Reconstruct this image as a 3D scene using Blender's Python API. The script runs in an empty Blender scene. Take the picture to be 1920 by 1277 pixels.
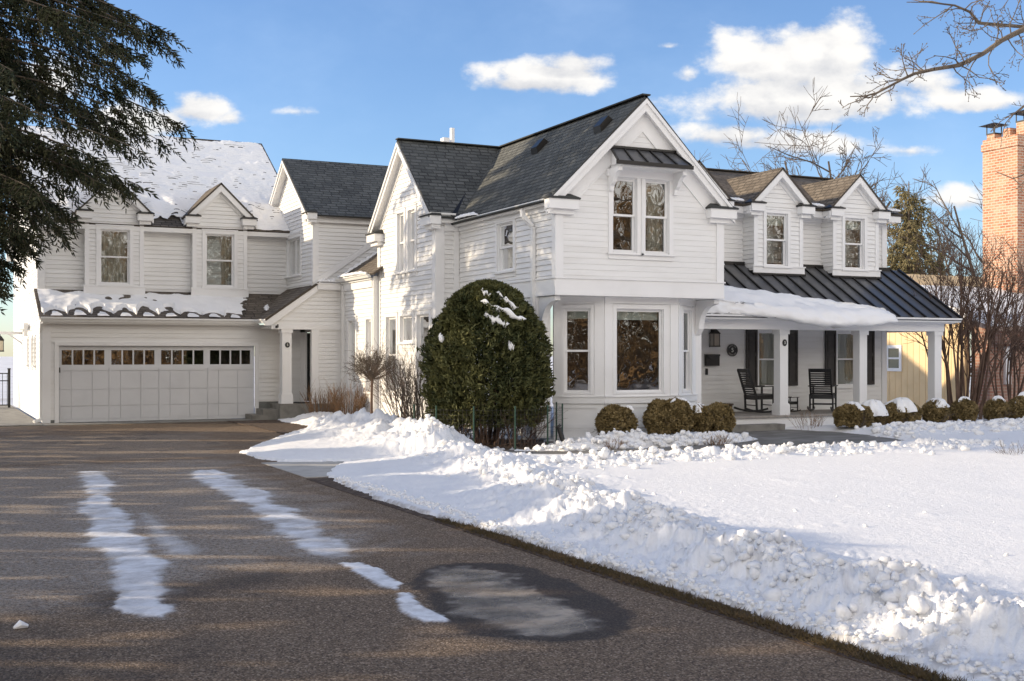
import bpy, math, random
import numpy as np
from mathutils import Vector

sc = bpy.context.scene
R = math.radians
# ------------------------------------------------------------------ camera, sky, sun, exposure
TH = R(25.93)                                   # the view is turned 25.9 degrees towards +X from the house's depth axis
cam_d = bpy.data.cameras.new('camera'); cam = bpy.data.objects.new('camera', cam_d); sc.collection.objects.link(cam)
cam.location = (0, 0, 1.85); cam.rotation_euler = (R(90), 0, -TH)
cam_d.sensor_width = 36; cam_d.lens = 2246.9/1920*36; cam_d.shift_y = 26.2/1920; cam_d.clip_end = 3000
sc.camera = cam
sc.view_settings.view_transform = 'Standard'; sc.view_settings.look = 'None'
sc.view_settings.gamma = 1; sc.view_settings.use_curve_mapping = False
sc.cycles.diffuse_bounces = 7; sc.cycles.max_bounces = 12; sc.cycles.transparent_max_bounces = 16
sc.view_settings.exposure = 1.14
SUN_EL = R(17.5)
SUN_XY = (-0.90, 0.437)
sun_d = bpy.data.lights.new('sun', 'SUN'); sun = bpy.data.objects.new('sun', sun_d); sc.collection.objects.link(sun)
sun_d.energy = 2.55; sun_d.angle = R(0.6); sun_d.color = (1.0, 0.83, 0.60)
to_sun = Vector((SUN_XY[0]*math.cos(SUN_EL), SUN_XY[1]*math.cos(SUN_EL), math.sin(SUN_EL)))
sun.rotation_euler = to_sun.to_track_quat('Z', 'Y').to_euler()
sun.location = (-20, 20, 30)

world = bpy.data.worlds.new('World'); sc.world = world; world.use_nodes = True
wn = world.node_tree; wn.nodes.clear()
class NT:
    """small wrapper to write node graphs"""
    def __init__(s, tree): s.t = tree
    def n(s, typ, **kw):
        nd = s.t.nodes.new(typ)
        for k, v in kw.items():
            if k.startswith('i_'):
                key = k[2:]; key = int(key) if key.isdigit() else key.replace('_', ' ')
                s.set(nd.inputs[key], v)
            else: setattr(nd, k, v)
        return nd
    def set(s, sock, v):
        if isinstance(v, bpy.types.NodeSocket): s.t.links.new(v, sock)
        else: sock.default_value = v
    def math(s, op, a, b=None, c=None, clamp=False):
        nd = s.t.nodes.new('ShaderNodeMath'); nd.operation = op; nd.use_clamp = clamp
        for i, v in enumerate((a, b, c)):
            if v is not None: s.set(nd.inputs[i], v)
        return nd.outputs[0]
    def mix(s, f, a, b, blend='MIX'):
        nd = s.t.nodes.new('ShaderNodeMix'); nd.data_type = 'RGBA'; nd.blend_type = blend
        s.set(nd.inputs[0], f); s.set(nd.inputs[6], a); s.set(nd.inputs[7], b)
        return nd.outputs[2]
    def ramp(s, f, stops, interp='LINEAR'):
        nd = s.t.nodes.new('ShaderNodeValToRGB'); nd.color_ramp.interpolation = interp
        e = nd.color_ramp.elements
        while len(e) < len(stops): e.new(0.5)
        for el, (p, c) in zip(e, stops):
            el.position = p; el.color = c if len(c) == 4 else (*c, 1)
        s.set(nd.inputs[0], f)
        return nd.outputs[0]
    def noise(s, vec, scale, detail=4, rough=.55):
        nd = s.t.nodes.new('ShaderNodeTexNoise')
        nd.inputs['Scale'].default_value = scale; nd.inputs['Detail'].default_value = detail; nd.inputs['Roughness'].default_value = rough
        if vec is not None: s.t.links.new(vec, nd.inputs['Vector'])
        return nd.outputs[0]
    def smooth(s, x, a, b):
        nd = s.t.nodes.new('ShaderNodeMapRange'); nd.interpolation_type = 'SMOOTHSTEP'
        s.set(nd.inputs[0], x); nd.inputs[1].default_value = a; nd.inputs[2].default_value = b
        return nd.outputs[0]

def build_sky():
    g = NT(wn)
    out = g.n('ShaderNodeOutputWorld'); bg = g.n('ShaderNodeBackground')
    sky = g.n('ShaderNodeTexSky', sky_type='NISHITA', sun_disc=False, sun_elevation=SUN_EL,
              sun_rotation=math.atan2(SUN_XY[0], SUN_XY[1]), air_density=1.0, dust_density=0.35, ozone_density=2.6, altitude=200)
    tc = g.n('ShaderNodeTexCoord'); d = tc.outputs['Generated']
    def dot(v):
        nd = g.n('ShaderNodeVectorMath', operation='DOT_PRODUCT'); wn.links.new(d, nd.inputs[0]); nd.inputs[1].default_value = v
        return nd.outputs['Value']
    # azimuth-like and altitude-like sky coordinates about the south-east heading of the street
    r, f, z = dot((math.cos(TH), -math.sin(TH), 0)), dot((math.sin(TH), math.cos(TH), 0)), dot((0, 0, 1))
    fc = g.math('MAXIMUM', f, .05)
    a, b = g.math('DIVIDE', r, fc), g.math('DIVIDE', z, fc)
    pv = g.n('ShaderNodeCombineXYZ'); wn.links.new(a, pv.inputs[0]); wn.links.new(g.math('MULTIPLY', b, 1.5), pv.inputs[1])
    n1 = g.noise(pv.outputs[0], 13, 9, .6); n2 = g.noise(pv.outputs[0], 34, 8, .62)
    vo = g.n('ShaderNodeTexVoronoi', feature='SMOOTH_F1'); vo.inputs['Scale'].default_value = 30; vo.inputs['Smoothness'].default_value = .6
    wv = g.n('ShaderNodeVectorMath', operation='ADD'); nv = g.n('ShaderNodeTexNoise'); nv.inputs['Scale'].default_value = 22; wn.links.new(pv.outputs[0], nv.inputs['Vector'])
    sv = g.n('ShaderNodeVectorMath', operation='SCALE'); wn.links.new(nv.outputs['Color'], sv.inputs[0]); sv.inputs['Scale'].default_value = .03
    wn.links.new(pv.outputs[0], wv.inputs[0]); wn.links.new(sv.outputs[0], wv.inputs[1]); wn.links.new(wv.outputs[0], vo.inputs['Vector'])
    puff = g.math('SUBTRACT', .55, vo.outputs['Distance'])
    # cumulus groups: centre (heading, height), half sizes, weight
    cl = [(.026, .236, .066, .020, 1), (.010, .229, .05, .011, .95), (.050, .246, .04, .014, .9),
          (.235, .250, .078, .034, 1), (.262, .262, .05, .030, 1), (.195, .254, .032, .018, .95), (.270, .222, .085, .026, .95),
          (.225, .215, .09, .026, .95), (.180, .186, .055, .012, .95), (.230, .180, .08, .013, .9), (.34, .235, .05, .018, .62), (.385, .216, .055, .014, .8),
          (.33, .172, .03, .006, .5), (.375, .132, .05, .01, .55),
          (-.262, .210, .034, .016, 1), (-.235, .200, .018, .008, .5), (-.178, .204, .016, .004, .3),
          (-.31, .200, .06, .02, .8), (-.40, .23, .06, .03, .8), (.13, .258, .012, .004, .4), (.147, .238, .012, .010, .4), (-.02, .165, .05, .006, .3)]
    tot = None; low = None
    for (ca, cb, ra, rb, wt) in cl:
        cb -= .30*rb; rb *= 1.18; ra *= 1.05
        da = g.math('DIVIDE', g.math('SUBTRACT', a, ca), ra); db = g.math('DIVIDE', g.math('SUBTRACT', b, cb), rb)
        dn = g.math('MINIMUM', db, 0.0); db2 = g.math('ADD', db, g.math('MULTIPLY', dn, .45))
        q = g.math('ADD', g.math('MULTIPLY', da, da), g.math('MULTIPLY', db2, db2))
        v = g.math('MULTIPLY', g.math('SUBTRACT', 1.0, g.math('POWER', q, .5)), wt)
        tot = v if tot is None else g.math('MAXIMUM', tot, v)
        w = g.math('MULTIPLY', g.math('SUBTRACT', 1.15, q, None, True), g.math('MULTIPLY', db, -1.0))
        low = w if low is None else g.math('MAXIMUM', low, w)
    nz = g.math('ADD', g.math('ADD', g.math('MULTIPLY', g.math('SUBTRACT', n1, .5), 1.9), g.math('MULTIPLY', g.math('SUBTRACT', n2, .5), .8)), g.math('MULTIPLY', puff, .55))
    fld = g.math('ADD', tot, nz)
    mask = g.smooth(fld, .02, .58)
    shade = g.smooth(g.math('ADD', g.math('MULTIPLY', low, 1.2), g.math('MULTIPLY', nz, -.95)), -.25, .70)
    ccol = g.mix(shade, (4.1, 4.03, 3.92, 1), (2.55, 2.62, 2.82, 1))
    front = g.smooth(f, .05, .3)
    m2 = g.math('MULTIPLY', mask, front)
    # thin veil everywhere, a little denser low down
    veil = g.math('MULTIPLY', g.smooth(g.noise(pv.outputs[0], 3.2, 6, .6), .42, .8), .20)
    c0 = g.mix(veil, g.mix(1.0, sky.outputs[0], (.66, .71, .83, 1), 'MULTIPLY'), (3.3, 4.1, 5.3, 1))
    col = g.mix(m2, c0, ccol)
    back = g.math('MULTIPLY', g.smooth(f, .15, -.35), g.math('SUBTRACT', 1.0, g.math('MULTIPLY', g.smooth(z, .38, .72), .75)))  # added bright cloud bank behind the camera, lights the shaded house fronts
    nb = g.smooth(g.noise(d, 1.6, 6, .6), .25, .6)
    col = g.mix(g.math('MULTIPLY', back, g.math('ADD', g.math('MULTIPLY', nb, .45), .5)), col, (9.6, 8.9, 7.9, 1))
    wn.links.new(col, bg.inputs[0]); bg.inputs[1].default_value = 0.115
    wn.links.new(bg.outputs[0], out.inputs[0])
build_sky()

# ------------------------------------------------------------------ helpers
COL = sc.collection
rng = np.random.default_rng(7); random.seed(7)
def link(o, parent=None):
    COL.objects.link(o)
    if parent is not None: o.parent = parent
    return o
def tag(o, label=None, cat=None, group=None, kind=None):
    for k, v in (('label', label), ('category', cat), ('group', group), ('kind', kind)):
        if v: o[k] = v
    return o
def empty(name, loc=(0, 0, 0), rz=0):
    o = bpy.data.objects.new(name, None); o.location = loc; o.rotation_euler = (0, 0, rz); o.empty_display_size = .2
    return link(o)
def copy_tree(o, parent=None):
    c = o.copy(); COL.objects.link(c)
    if parent is not None: c.parent = parent
    for ch in list(o.children): copy_tree(ch, c)
    return c
class MB:
    """collects faces for ONE mesh object"""
    def __init__(s): s.v = []; s.f = []; s.uv = {}
    def face(s, pts, uv=None):
        i = len(s.v); s.v += [tuple(p) for p in pts]
        if uv is not None: s.uv[len(s.f)] = uv
        s.f.append(tuple(range(i, i+len(pts))))
    def hexa(s, p):                                  # p: 8 corners, bottom ring then top ring
        i = len(s.v); s.v += [tuple(q) for q in p]
        for a in ((3, 2, 1, 0), (4, 5, 6, 7), (0, 1, 5, 4), (1, 2, 6, 5), (2, 3, 7, 6), (3, 0, 4, 7)):
            s.f.append(tuple(i+k for k in a))
    def box(s, a, b):
        (x0, y0, z0), (x1, y1, z1) = a, b
        s.hexa([(x0, y0, z0), (x1, y0, z0), (x1, y1, z0), (x0, y1, z0), (x0, y0, z1), (x1, y0, z1), (x1, y1, z1), (x0, y1, z1)])
    def prism(s, pts, vec):
        n = len(pts); vec = Vector(vec); A = [Vector(p) for p in pts]; B = [p+vec for p in A]
        i = len(s.v); s.v += [tuple(p) for p in A+B]
        s.f.append(tuple(i+k for k in reversed(range(n)))); s.f.append(tuple(i+n+k for k in range(n)))
        for k in range(n): s.f.append((i+k, i+(k+1) % n, i+n+(k+1) % n, i+n+k))
    def tube(s, pts, r, n=8, caps=True):
        pts = [Vector(p) for p in pts]; rr = r if isinstance(r, (list, tuple)) else [r]*len(pts); base = len(s.v)
        for k, p in enumerate(pts):
            t = (pts[min(k+1, len(pts)-1)]-pts[max(k-1, 0)]).normalized()
            a = t.cross(Vector((0, 0, 1)) if abs(t.z) < .9 else Vector((1, 0, 0))).normalized(); b = t.cross(a)
            for j in range(n):
                q = 2*math.pi*j/n; s.v.append(tuple(p+(a*math.cos(q)+b*math.sin(q))*rr[k]))
        for k in range(len(pts)-1):
            for j in range(n):
                s.f.append((base+k*n+j, base+k*n+(j+1) % n, base+(k+1)*n+(j+1) % n, base+(k+1)*n+j))
        if caps:
            s.f.append(tuple(base+j for j in reversed(range(n)))); s.f.append(tuple(base+(len(pts)-1)*n+j for j in range(n)))
    def beam(s, a, b, w, h, up=(0, 0, 1)):           # rectangular bar from a to b
        a, b, up = Vector(a), Vector(b), Vector(up); t = (b-a).normalized()
        x = t.cross(up)
        if x.length < 1e-4: x = t.cross(Vector((1, 0, 0)))
        x.normalize(); y = x.cross(t)
        s.hexa([a-x*w/2-y*h/2, a+x*w/2-y*h/2, a+x*w/2+y*h/2, a-x*w/2+y*h/2, b-x*w/2-y*h/2, b+x*w/2-y*h/2, b+x*w/2+y*h/2, b-x*w/2+y*h/2])
    def build(s, name, mat, parent=None, smooth=False):
        me = bpy.data.meshes.new(name); me.from_pydata(s.v, [], s.f)
        if s.uv:
            ul = me.uv_layers.new(name='UVMap')
            for fi, uv in s.uv.items():
                p = me.polygons[fi]
                for k, li in enumerate(p.loop_indices): ul.data[li].uv = uv[k]
        if smooth: me.polygons.foreach_set('use_smooth', [True]*len(me.polygons))
        if mat: me.materials.append(mat)
        me.update()
        return link(bpy.data.objects.new(name, me), parent)
def np_mesh(name, V, F, mat, parent=None, smooth=False, attrs=None):
    V = np.asarray(V, np.float32); F = np.asarray(F, np.int32); k = F.shape[1]
    me = bpy.data.meshes.new(name)
    me.vertices.add(len(V)); me.vertices.foreach_set('co', V.ravel())
    me.loops.add(F.size); me.loops.foreach_set('vertex_index', F.ravel())
    me.polygons.add(len(F)); me.polygons.foreach_set('loop_start', np.arange(len(F), dtype=np.int32)*k)
    if smooth: me.polygons.foreach_set('use_smooth', np.ones(len(F), bool))
    for an, av in (attrs or {}).items():
        at = me.attributes.new(an, 'FLOAT', 'POINT'); at.data.foreach_set('value', np.asarray(av, np.float32))
    me.materials.append(mat); me.update(calc_edges=True); me.validate()
    return link(bpy.data.objects.new(name, me), parent)
# gradient noise on the plane
_perm = np.random.default_rng(3).permutation(512).astype(np.int64); _ang = np.random.default_rng(4).random(512)*2*np.pi
def pnoise(x, y):
    xi = np.floor(x).astype(np.int64); yi = np.floor(y).astype(np.int64); xf = x-xi; yf = y-yi
    def gr(ix, iy, dx, dy):
        h = _perm[(_perm[ix & 511]+iy) & 511]; return np.cos(_ang[h])*dx+np.sin(_ang[h])*dy
    u = xf**3*(xf*(xf*6-15)+10); v = yf**3*(yf*(yf*6-15)+10)
    a = gr(xi, yi, xf, yf)*(1-u)+gr(xi+1, yi, xf-1, yf)*u; b = gr(xi, yi+1, xf, yf-1)*(1-u)+gr(xi+1, yi+1, xf-1, yf-1)*u
    return (a*(1-v)+b*v)*1.5
def fbm(x, y, sc_, oct_=4, gain=.5, ridged=False, off=0.):
    t = 0; amp = 1.; s = sc_
    for k in range(oct_):
        n = pnoise(x*s+off+17.3*k, y*s-off+9.1*k); t = t+amp*((1-2*np.abs(n)) if ridged else n); amp *= gain; s *= 2.03
    return t
def sdf(px_, py_, poly):                             # signed distance, positive inside
    P = np.asarray(poly, float); d = np.full(px_.shape, 1e9); ins = np.zeros(px_.shape, bool)
    for i in range(len(P)):
        a, b = P[i], P[(i+1) % len(P)]; e = b-a; wx = px_-a[0]; wy = py_-a[1]
        t = np.clip((wx*e[0]+wy*e[1])/(e@e+1e-12), 0, 1); d = np.minimum(d, np.hypot(wx-e[0]*t, wy-e[1]*t))
        c = (a[1] > py_) != (b[1] > py_)
        ins ^= c & (px_ < (b[0]-a[0])*(py_-a[1])/((b[1]-a[1]) if b[1] != a[1] else 1e-9)+a[0])
    return np.where(ins, d, -d)
def pdist(px_, py_, line):
    P = np.asarray(line, float); d = np.full(px_.shape, 1e9)
    for a, b in zip(P[:-1], P[1:]):
        e = b-a; t = np.clip(((px_-a[0])*e[0]+(py_-a[1])*e[1])/(e@e), 0, 1); d = np.minimum(d, np.hypot(px_-a[0]-e[0]*t, py_-a[1]-e[1]*t))
    return d
def sstep(x, a, b):
    t = np.clip((x-a)/(b-a), 0, 1); return t*t*(3-2*t)
def grid_faces(nr, ncol, keep=None):
    i = np.arange((nr-1)*ncol).reshape(nr-1, ncol)[:, :-1].ravel()
    F = np.stack([i, i+1, i+ncol+1, i+ncol], 1)
    return F if keep is None else F[keep.ravel()]
def compact(V, F, attrs=None):
    u, inv = np.unique(F, return_inverse=True)
    return V[u], inv.reshape(F.shape), ({k: a[u] for k, a in attrs.items()} if attrs else None)

# ------------------------------------------------------------------ materials
def mat(name, col, rough=.6, metal=0., noise=None, bump=None, spec=.5):
    """noise=(scale, colour2, lo, hi); bump=(scale, strength, distance)"""
    m = bpy.data.materials.new(name); m.use_nodes = True; g = NT(m.node_tree); b = m.node_tree.nodes['Principled BSDF']
    b.inputs['Roughness'].default_value = rough; b.inputs['Metallic'].default_value = metal; b.inputs['Specular IOR Level'].default_value = spec
    tc = g.n('ShaderNodeTexCoord')
    if noise:
        f = g.smooth(g.noise(tc.outputs['Object'], noise[0], 6), noise[2], noise[3])
        g.set(b.inputs['Base Color'], g.mix(f, (*col, 1), (*noise[1], 1)))
    else: b.inputs['Base Color'].default_value = (*col, 1)
    if bump:
        bp = g.n('ShaderNodeBump'); bp.inputs['Strength'].default_value = bump[1]; bp.inputs['Distance'].default_value = bump[2]
        g.set(bp.inputs['Height'], g.noise(tc.outputs['Object'], bump[0], 6)); m.node_tree.links.new(bp.outputs[0], b.inputs['Normal'])
    return m
def foliage_mat(name, c1, c2, rough=.6, clump=1.3):
    m = bpy.data.materials.new(name); m.use_nodes = True; g = NT(m.node_tree); b = m.node_tree.nodes['Principled BSDF']
    geo = g.n('ShaderNodeNewGeometry'); tc = g.n('ShaderNodeTexCoord')
    f = g.math('ADD', g.math('MULTIPLY', geo.outputs['Random Per Island'], .55), g.math('MULTIPLY', g.smooth(g.noise(tc.outputs['Object'], clump, 3), .35, .65), .45))
    g.set(b.inputs['Base Color'], g.mix(f, (*c1, 1), (*c2, 1))); b.inputs['Roughness'].default_value = rough
    b.inputs['Specular IOR Level'].default_value = .25
    return m
def shingle_mat(name, c1, c2, mortar, w=.30, h=.14, frost=None):
    m = bpy.data.materials.new(name); m.use_nodes = True; g = NT(m.node_tree); b = m.node_tree.nodes['Principled BSDF']
    uv = g.n('ShaderNodeUVMap', uv_map='UVMap')
    nz = g.noise(uv.outputs[0], 1.1, 5)
    br = g.n('ShaderNodeTexBrick', offset=.42, offset_frequency=2, squash=.8, squash_frequency=3)
    m.node_tree.links.new(uv.outputs[0], br.inputs['Vector'])
    for k, v in (('Color1', (*c1, 1)), ('Color2', (*c2, 1)), ('Mortar', (*mortar, 1)), ('Scale', 1.), ('Mortar Size', .017), ('Mortar Smooth', .3), ('Bias', -.1), ('Brick Width', w), ('Row Height', h)):
        br.inputs[k].default_value = v
    col = g.mix(g.math('MULTIPLY', g.smooth(nz, .35, .7), .45), br.outputs['Color'], (*c2, 1))
    fine = g.noise(uv.outputs[0], 60, 3)
    col = g.mix(g.math('MULTIPLY', g.smooth(fine, .4, .75), .35), col, (*[min(1, k*2.2) for k in c2], 1))
    g.set(b.inputs['Base Color'], col); b.inputs['Roughness'].default_value = .85; b.inputs['Specular IOR Level'].default_value = .25
    # each course is a wedge: thick at its lower edge
    sp = g.n('ShaderNodeSeparateXYZ'); m.node_tree.links.new(uv.outputs[0], sp.inputs[0])
    saw = g.math('SUBTRACT', 1.0, g.math('FRACT', g.math('DIVIDE', sp.outputs[1], h)))
    hgt = g.math('ADD', g.math('MULTIPLY', saw, .7), g.math('ADD', g.math('MULTIPLY', br.outputs['Fac'], -.5), g.math('MULTIPLY', fine, .25)))
    bp = g.n('ShaderNodeBump'); bp.inputs['Strength'].default_value = 1.0; bp.inputs['Distance'].default_value = .06
    g.set(bp.inputs['Height'], hgt); m.node_tree.links.new(bp.outputs[0], b.inputs['Normal'])
    return m
def brick_mat(name, c1, c2, mortar):
    m = bpy.data.materials.new(name); m.use_nodes = True; g = NT(m.node_tree); b = m.node_tree.nodes['Principled BSDF']
    uv = g.n('ShaderNodeUVMap', uv_map='UVMap'); br = g.n('ShaderNodeTexBrick'); m.node_tree.links.new(uv.outputs[0], br.inputs['Vector'])
    for k, v in (('Color1', (*c1, 1)), ('Color2', (*c2, 1)), ('Mortar', (*mortar, 1)), ('Scale', 1.), ('Mortar Size', .016), ('Brick Width', .26), ('Row Height', .10), ('Bias', -.1)): br.inputs[k].default_value = v
    col = g.mix(g.math('MULTIPLY', g.smooth(g.noise(uv.outputs[0], 1.3, 5), .4, .7), .4), br.outputs['Color'], (*mortar, 1))
    g.set(b.inputs['Base Color'], col); b.inputs['Roughness'].default_value = .85
    return m
def siding_mat(name, col, dirt):
    m = bpy.data.materials.new(name); m.use_nodes = True; g = NT(m.node_tree); b = m.node_tree.nodes['Principled BSDF']
    tc = g.n('ShaderNodeTexCoord'); mp = g.n('ShaderNodeMapping'); m.node_tree.links.new(tc.outputs['Object'], mp.inputs[0]); mp.inputs['Scale'].default_value = (.7, .7, 9)
    f = g.smooth(g.noise(mp.outputs[0], 1.0, 6, .6), .38, .75)
    g.set(b.inputs['Base Color'], g.mix(g.math('MULTIPLY', f, .6), (*col, 1), (*dirt, 1))); b.inputs['Roughness'].default_value = .48
    return m
def glass_mat(name, refl, tint=(.75, .8, .8)):
    m = bpy.data.materials.new(name); m.use_nodes = True; t = m.node_tree; t.nodes.clear(); g = NT(t)
    out = g.n('ShaderNodeOutputMaterial'); gl = g.n('ShaderNodeBsdfGlossy'); tr = g.n('ShaderNodeBsdfTransparent'); mx = g.n('ShaderNodeMixShader')
    gl.inputs['Roughness'].default_value = .01; gl.inputs['Color'].default_value = (.95, .96, .97, 1); tr.inputs['Color'].default_value = (*tint, 1)
    lw = g.n('ShaderNodeLayerWeight'); lw.inputs['Blend'].default_value = .35
    g.set(mx.inputs[0], g.math('ADD', refl, g.math('MULTIPLY', lw.outputs['Fresnel'], .6), None, True))
    tc = g.n('ShaderNodeTexCoord'); bp = g.n('ShaderNodeBump'); bp.inputs['Strength'].default_value = .06; bp.inputs['Distance'].default_value = .05
    g.set(bp.inputs['Height'], g.noise(tc.outputs['Object'], 1.6, 2)); t.links.new(bp.outputs[0], gl.inputs['Normal'])
    t.links.new(tr.outputs[0], mx.inputs[1]); t.links.new(gl.outputs[0], mx.inputs[2]); t.links.new(mx.outputs[0], out.inputs[0])
    return m
def snow_mat(name, sc_=14, strength=.5, dist=.03, dirt=False):
    m = bpy.data.materials.new(name); m.use_nodes = True; g = NT(m.node_tree); b = m.node_tree.nodes['Principled BSDF']
    tc = g.n('ShaderNodeTexCoord'); o = tc.outputs['Object']
    f = g.smooth(g.noise(o, 2.1, 8, .65), .52, .8)
    sc0 = g.mix(g.math('MULTIPLY', f, .35), (.885, .88, .875, 1), (.75, .74, .73, 1))
    if dirt: sc0 = g.mix(g.n('ShaderNodeAttribute', attribute_name='dirt').outputs['Fac'], sc0, (.27, .225, .18, 1))
    g.set(b.inputs['Base Color'], sc0)
    b.inputs['Roughness'].default_value = .65; b.inputs['Specular IOR Level'].default_value = .25
    bp = g.n('ShaderNodeBump'); bp.inputs['Strength'].default_value = strength; bp.inputs['Distance'].default_value = dist
    h = g.math('ADD', g.noise(o, sc_, 8, .7), g.math('MULTIPLY', g.noise(o, sc_*5, 4, .6), .4))
    g.set(bp.inputs['Height'], h); m.node_tree.links.new(bp.outputs[0], b.inputs['Normal'])
    return m
def asphalt_mat():
    m = bpy.data.materials.new('asphalt'); m.use_nodes = True; g = NT(m.node_tree); b = m.node_tree.nodes['Principled BSDF']
    tc = g.n('ShaderNodeTexCoord'); o = tc.outputs['Object']
    A = lambda n: g.n('ShaderNodeAttribute', attribute_name=n).outputs['Fac']
    ice, frost, wet = A('ice'), A('frost'), A('wet')
    fine = g.noise(o, 75, 3, .7); mid = g.noise(o, 22, 4, .65); big = g.noise(o, .55, 6, .6)
    col = g.mix(g.smooth(fine, .35, .68), (.042, .028, .017, 1), (.36, .25, .16, 1))
    col = g.mix(g.math('MULTIPLY', g.smooth(mid, .4, .7), .5), col, (.10, .073, .052, 1))
    col = g.mix(g.math('MULTIPLY', g.smooth(big, .38, .68), .4), col, (.17, .128, .095, 1))
    st_ = g.n('ShaderNodeTexVoronoi', feature='F1'); st_.inputs['Scale'].default_value = 84; m.node_tree.links.new(o, st_.inputs['Vector'])
    ss_ = g.n('ShaderNodeSeparateColor'); m.node_tree.links.new(st_.outputs['Color'], ss_.inputs[0])
    stone = g.ramp(ss_.outputs[1], [(0, (.030, .020, .0125)), (.45, (.150, .106, .069)), (.8, (.32, .235, .160)), (1, (.56, .44, .325))])
    col = g.mix(.62, col, stone)
    sp = g.n('ShaderNodeTexVoronoi', feature='F1'); sp.inputs['Scale'].default_value = 48; m.node_tree.links.new(o, sp.inputs['Vector'])
    sepc = g.n('ShaderNodeSeparateColor'); m.node_tree.links.new(sp.outputs['Color'], sepc.inputs[0])
    pale = g.math('MULTIPLY', g.smooth(sepc.outputs[0], .86, .97), g.smooth(sp.outputs['Distance'], .5, .25))
    col = g.mix(g.math('MULTIPLY', pale, .38), col, (.40, .35, .30, 1))
    # frost lies between the stones, ice covers them
    fm = g.math('MULTIPLY', frost, g.smooth(g.math('ADD', mid, g.math('MULTIPLY', fine, .6)), .62, .98))
    col = g.mix(g.math('MULTIPLY', fm, .85), col, (.48, .44, .39, 1))
    col = g.mix(g.math('MULTIPLY', wet, .75), col, (.016, .011, .008, 1))
    icec = g.mix(g.smooth(g.noise(o, 5, 7, .65), .4, .72), (.86, .86, .87, 1), (.60, .59, .58, 1))
    col = g.mix(ice, col, icec)
    pud = A('puddle')
    mpp = g.n('ShaderNodeMapping'); m.node_tree.links.new(o, mpp.inputs[0]); mpp.inputs['Scale'].default_value = (1.3, 2.0, 1)
    col = g.mix(pud, col, g.mix(g.smooth(g.noise(mpp.outputs[0], 2.0, 7, .62), .36, .68), (.12, .095, .07, 1), (.36, .30, .235, 1)))  # beige stands in for the white house reflected in the puddle
    g.set(b.inputs['Base Color'], col)
    r0 = g.math('SUBTRACT', .85, g.math('MULTIPLY', wet, .22)); r0 = g.math('SUBTRACT', r0, g.math('MULTIPLY', ice, .35)); r0 = g.math('SUBTRACT', r0, g.math('MULTIPLY', pud, .42))
    g.set(b.inputs['Roughness'], g.math('MAXIMUM', r0, .12)); b.inputs['Specular IOR Level'].default_value = .25
    bp = g.n('ShaderNodeBump'); bp.inputs['Distance'].default_value = .012
    g.set(bp.inputs['Strength'], g.math('SUBTRACT', .7, g.math('MULTIPLY', g.math('MAXIMUM', ice, pud), .55), None, True))
    g.set(bp.inputs['Height'], g.math('ADD', g.math('ADD', fine, g.math('MULTIPLY', mid, .6)), g.math('MULTIPLY', st_.outputs['Distance'], -.9))); m.node_tree.links.new(bp.outputs[0], b.inputs['Normal'])
    return m

M_SID = siding_mat('white_siding_paint', (.80, .795, .785), (.67, .655, .63))
M_TRIM = mat('white_trim_paint', (.82, .815, .81), .42, noise=(1.2, (.76, .755, .745), .45, .8))
M_GUT = mat('white_gutter_enamel', (.80, .795, .78), .35, noise=(2, (.70, .69, .67), .5, .8))
M_GDOOR = mat('garage_door_paint', (.66, .665, .68), .4, noise=(1.5, (.60, .605, .62), .4, .8))
M_SHD = shingle_mat('charcoal_shingles', (.055, .058, .056), (.135, .138, .13), (.018, .018, .018))
M_SHB = shingle_mat('weathered_brown_shingles', (.085, .070, .056), (.19, .16, .128), (.025, .021, .018))
M_METAL = mat('dark_standing_seam', (.10, .103, .112), .33, .3, noise=(1.4, (.15, .145, .14), .4, .75), bump=(3, .15, .01))
M_SEAM = mat('bronze_edge_metal', (.022, .020, .019), .4, .4)
M_GLASS = glass_mat('window_glass', .16)
M_GLASSD = glass_mat('garage_glass', .30, (.3, .32, .3))
M_ROOM = mat('room_interior', (.07, .058, .048), .9)  # dimness behind the panes is put into this dark colour
M_CURT = mat('linen_curtain', (.62, .58, .5), .9)
M_SHADE = mat('roller_shade', (.62, .64, .58), .9)
M_SHUT = mat('dark_brown_shutter_paint', (.030, .024, .021), .5, noise=(8, (.045, .037, .032), .4, .7))
M_BLACK = mat('black_paint', (.012, .012, .013), .4)
M_LETTER = mat('pale_lettering', (.75, .74, .7), .5)
M_DOOR = mat('dark_door', (.018, .02, .02), .35)
M_CONC = mat('concrete', (.25, .24, .215), .85, noise=(3, (.15, .14, .125), .4, .75), bump=(40, .3, .01))
M_WALK = mat('dark_stone_walk', (.15, .14, .125), .6, noise=(1.6, (.26, .25, .235), .4, .7), bump=(25, .35, .01))  # darker, mottled tone than the slab at the drive
M_FOUND = mat('grey_foundation', (.17, .175, .165), .85, noise=(4, (.13, .13, .12), .4, .7))
M_DECK = mat('grey_deck_boards', (.34, .31, .28), .7, noise=(6, (.25, .23, .20), .4, .7))
M_SNOW = snow_mat('snow', 9, .55, .035)
M_SNOWS = snow_mat('settled_snow', 5, .25, .02)
M_ASPH = asphalt_mat()
M_GROUND = mat('old_snow_ground', (.72, .72, .74), .8, noise=(.25, (.45, .42, .38), .5, .75), bump=(1.2, .5, .1))
M_MULCH = mat('brown_mulch', (.07, .045, .03), .95, noise=(9, (.15, .11, .08), .45, .7), bump=(30, .9, .04))
M_GRASS = foliage_mat('winter_grass', (.07, .055, .022), (.17, .115, .06), .8, 4)
M_NEEDLE = foliage_mat('spruce_needles', (.014, .026, .014), (.075, .075, .034), .6, 1.1)
M_FARNEEDLE = foliage_mat('pale_spruce_needles', (.10, .092, .045), (.27, .22, .11), .7, .7)
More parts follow.
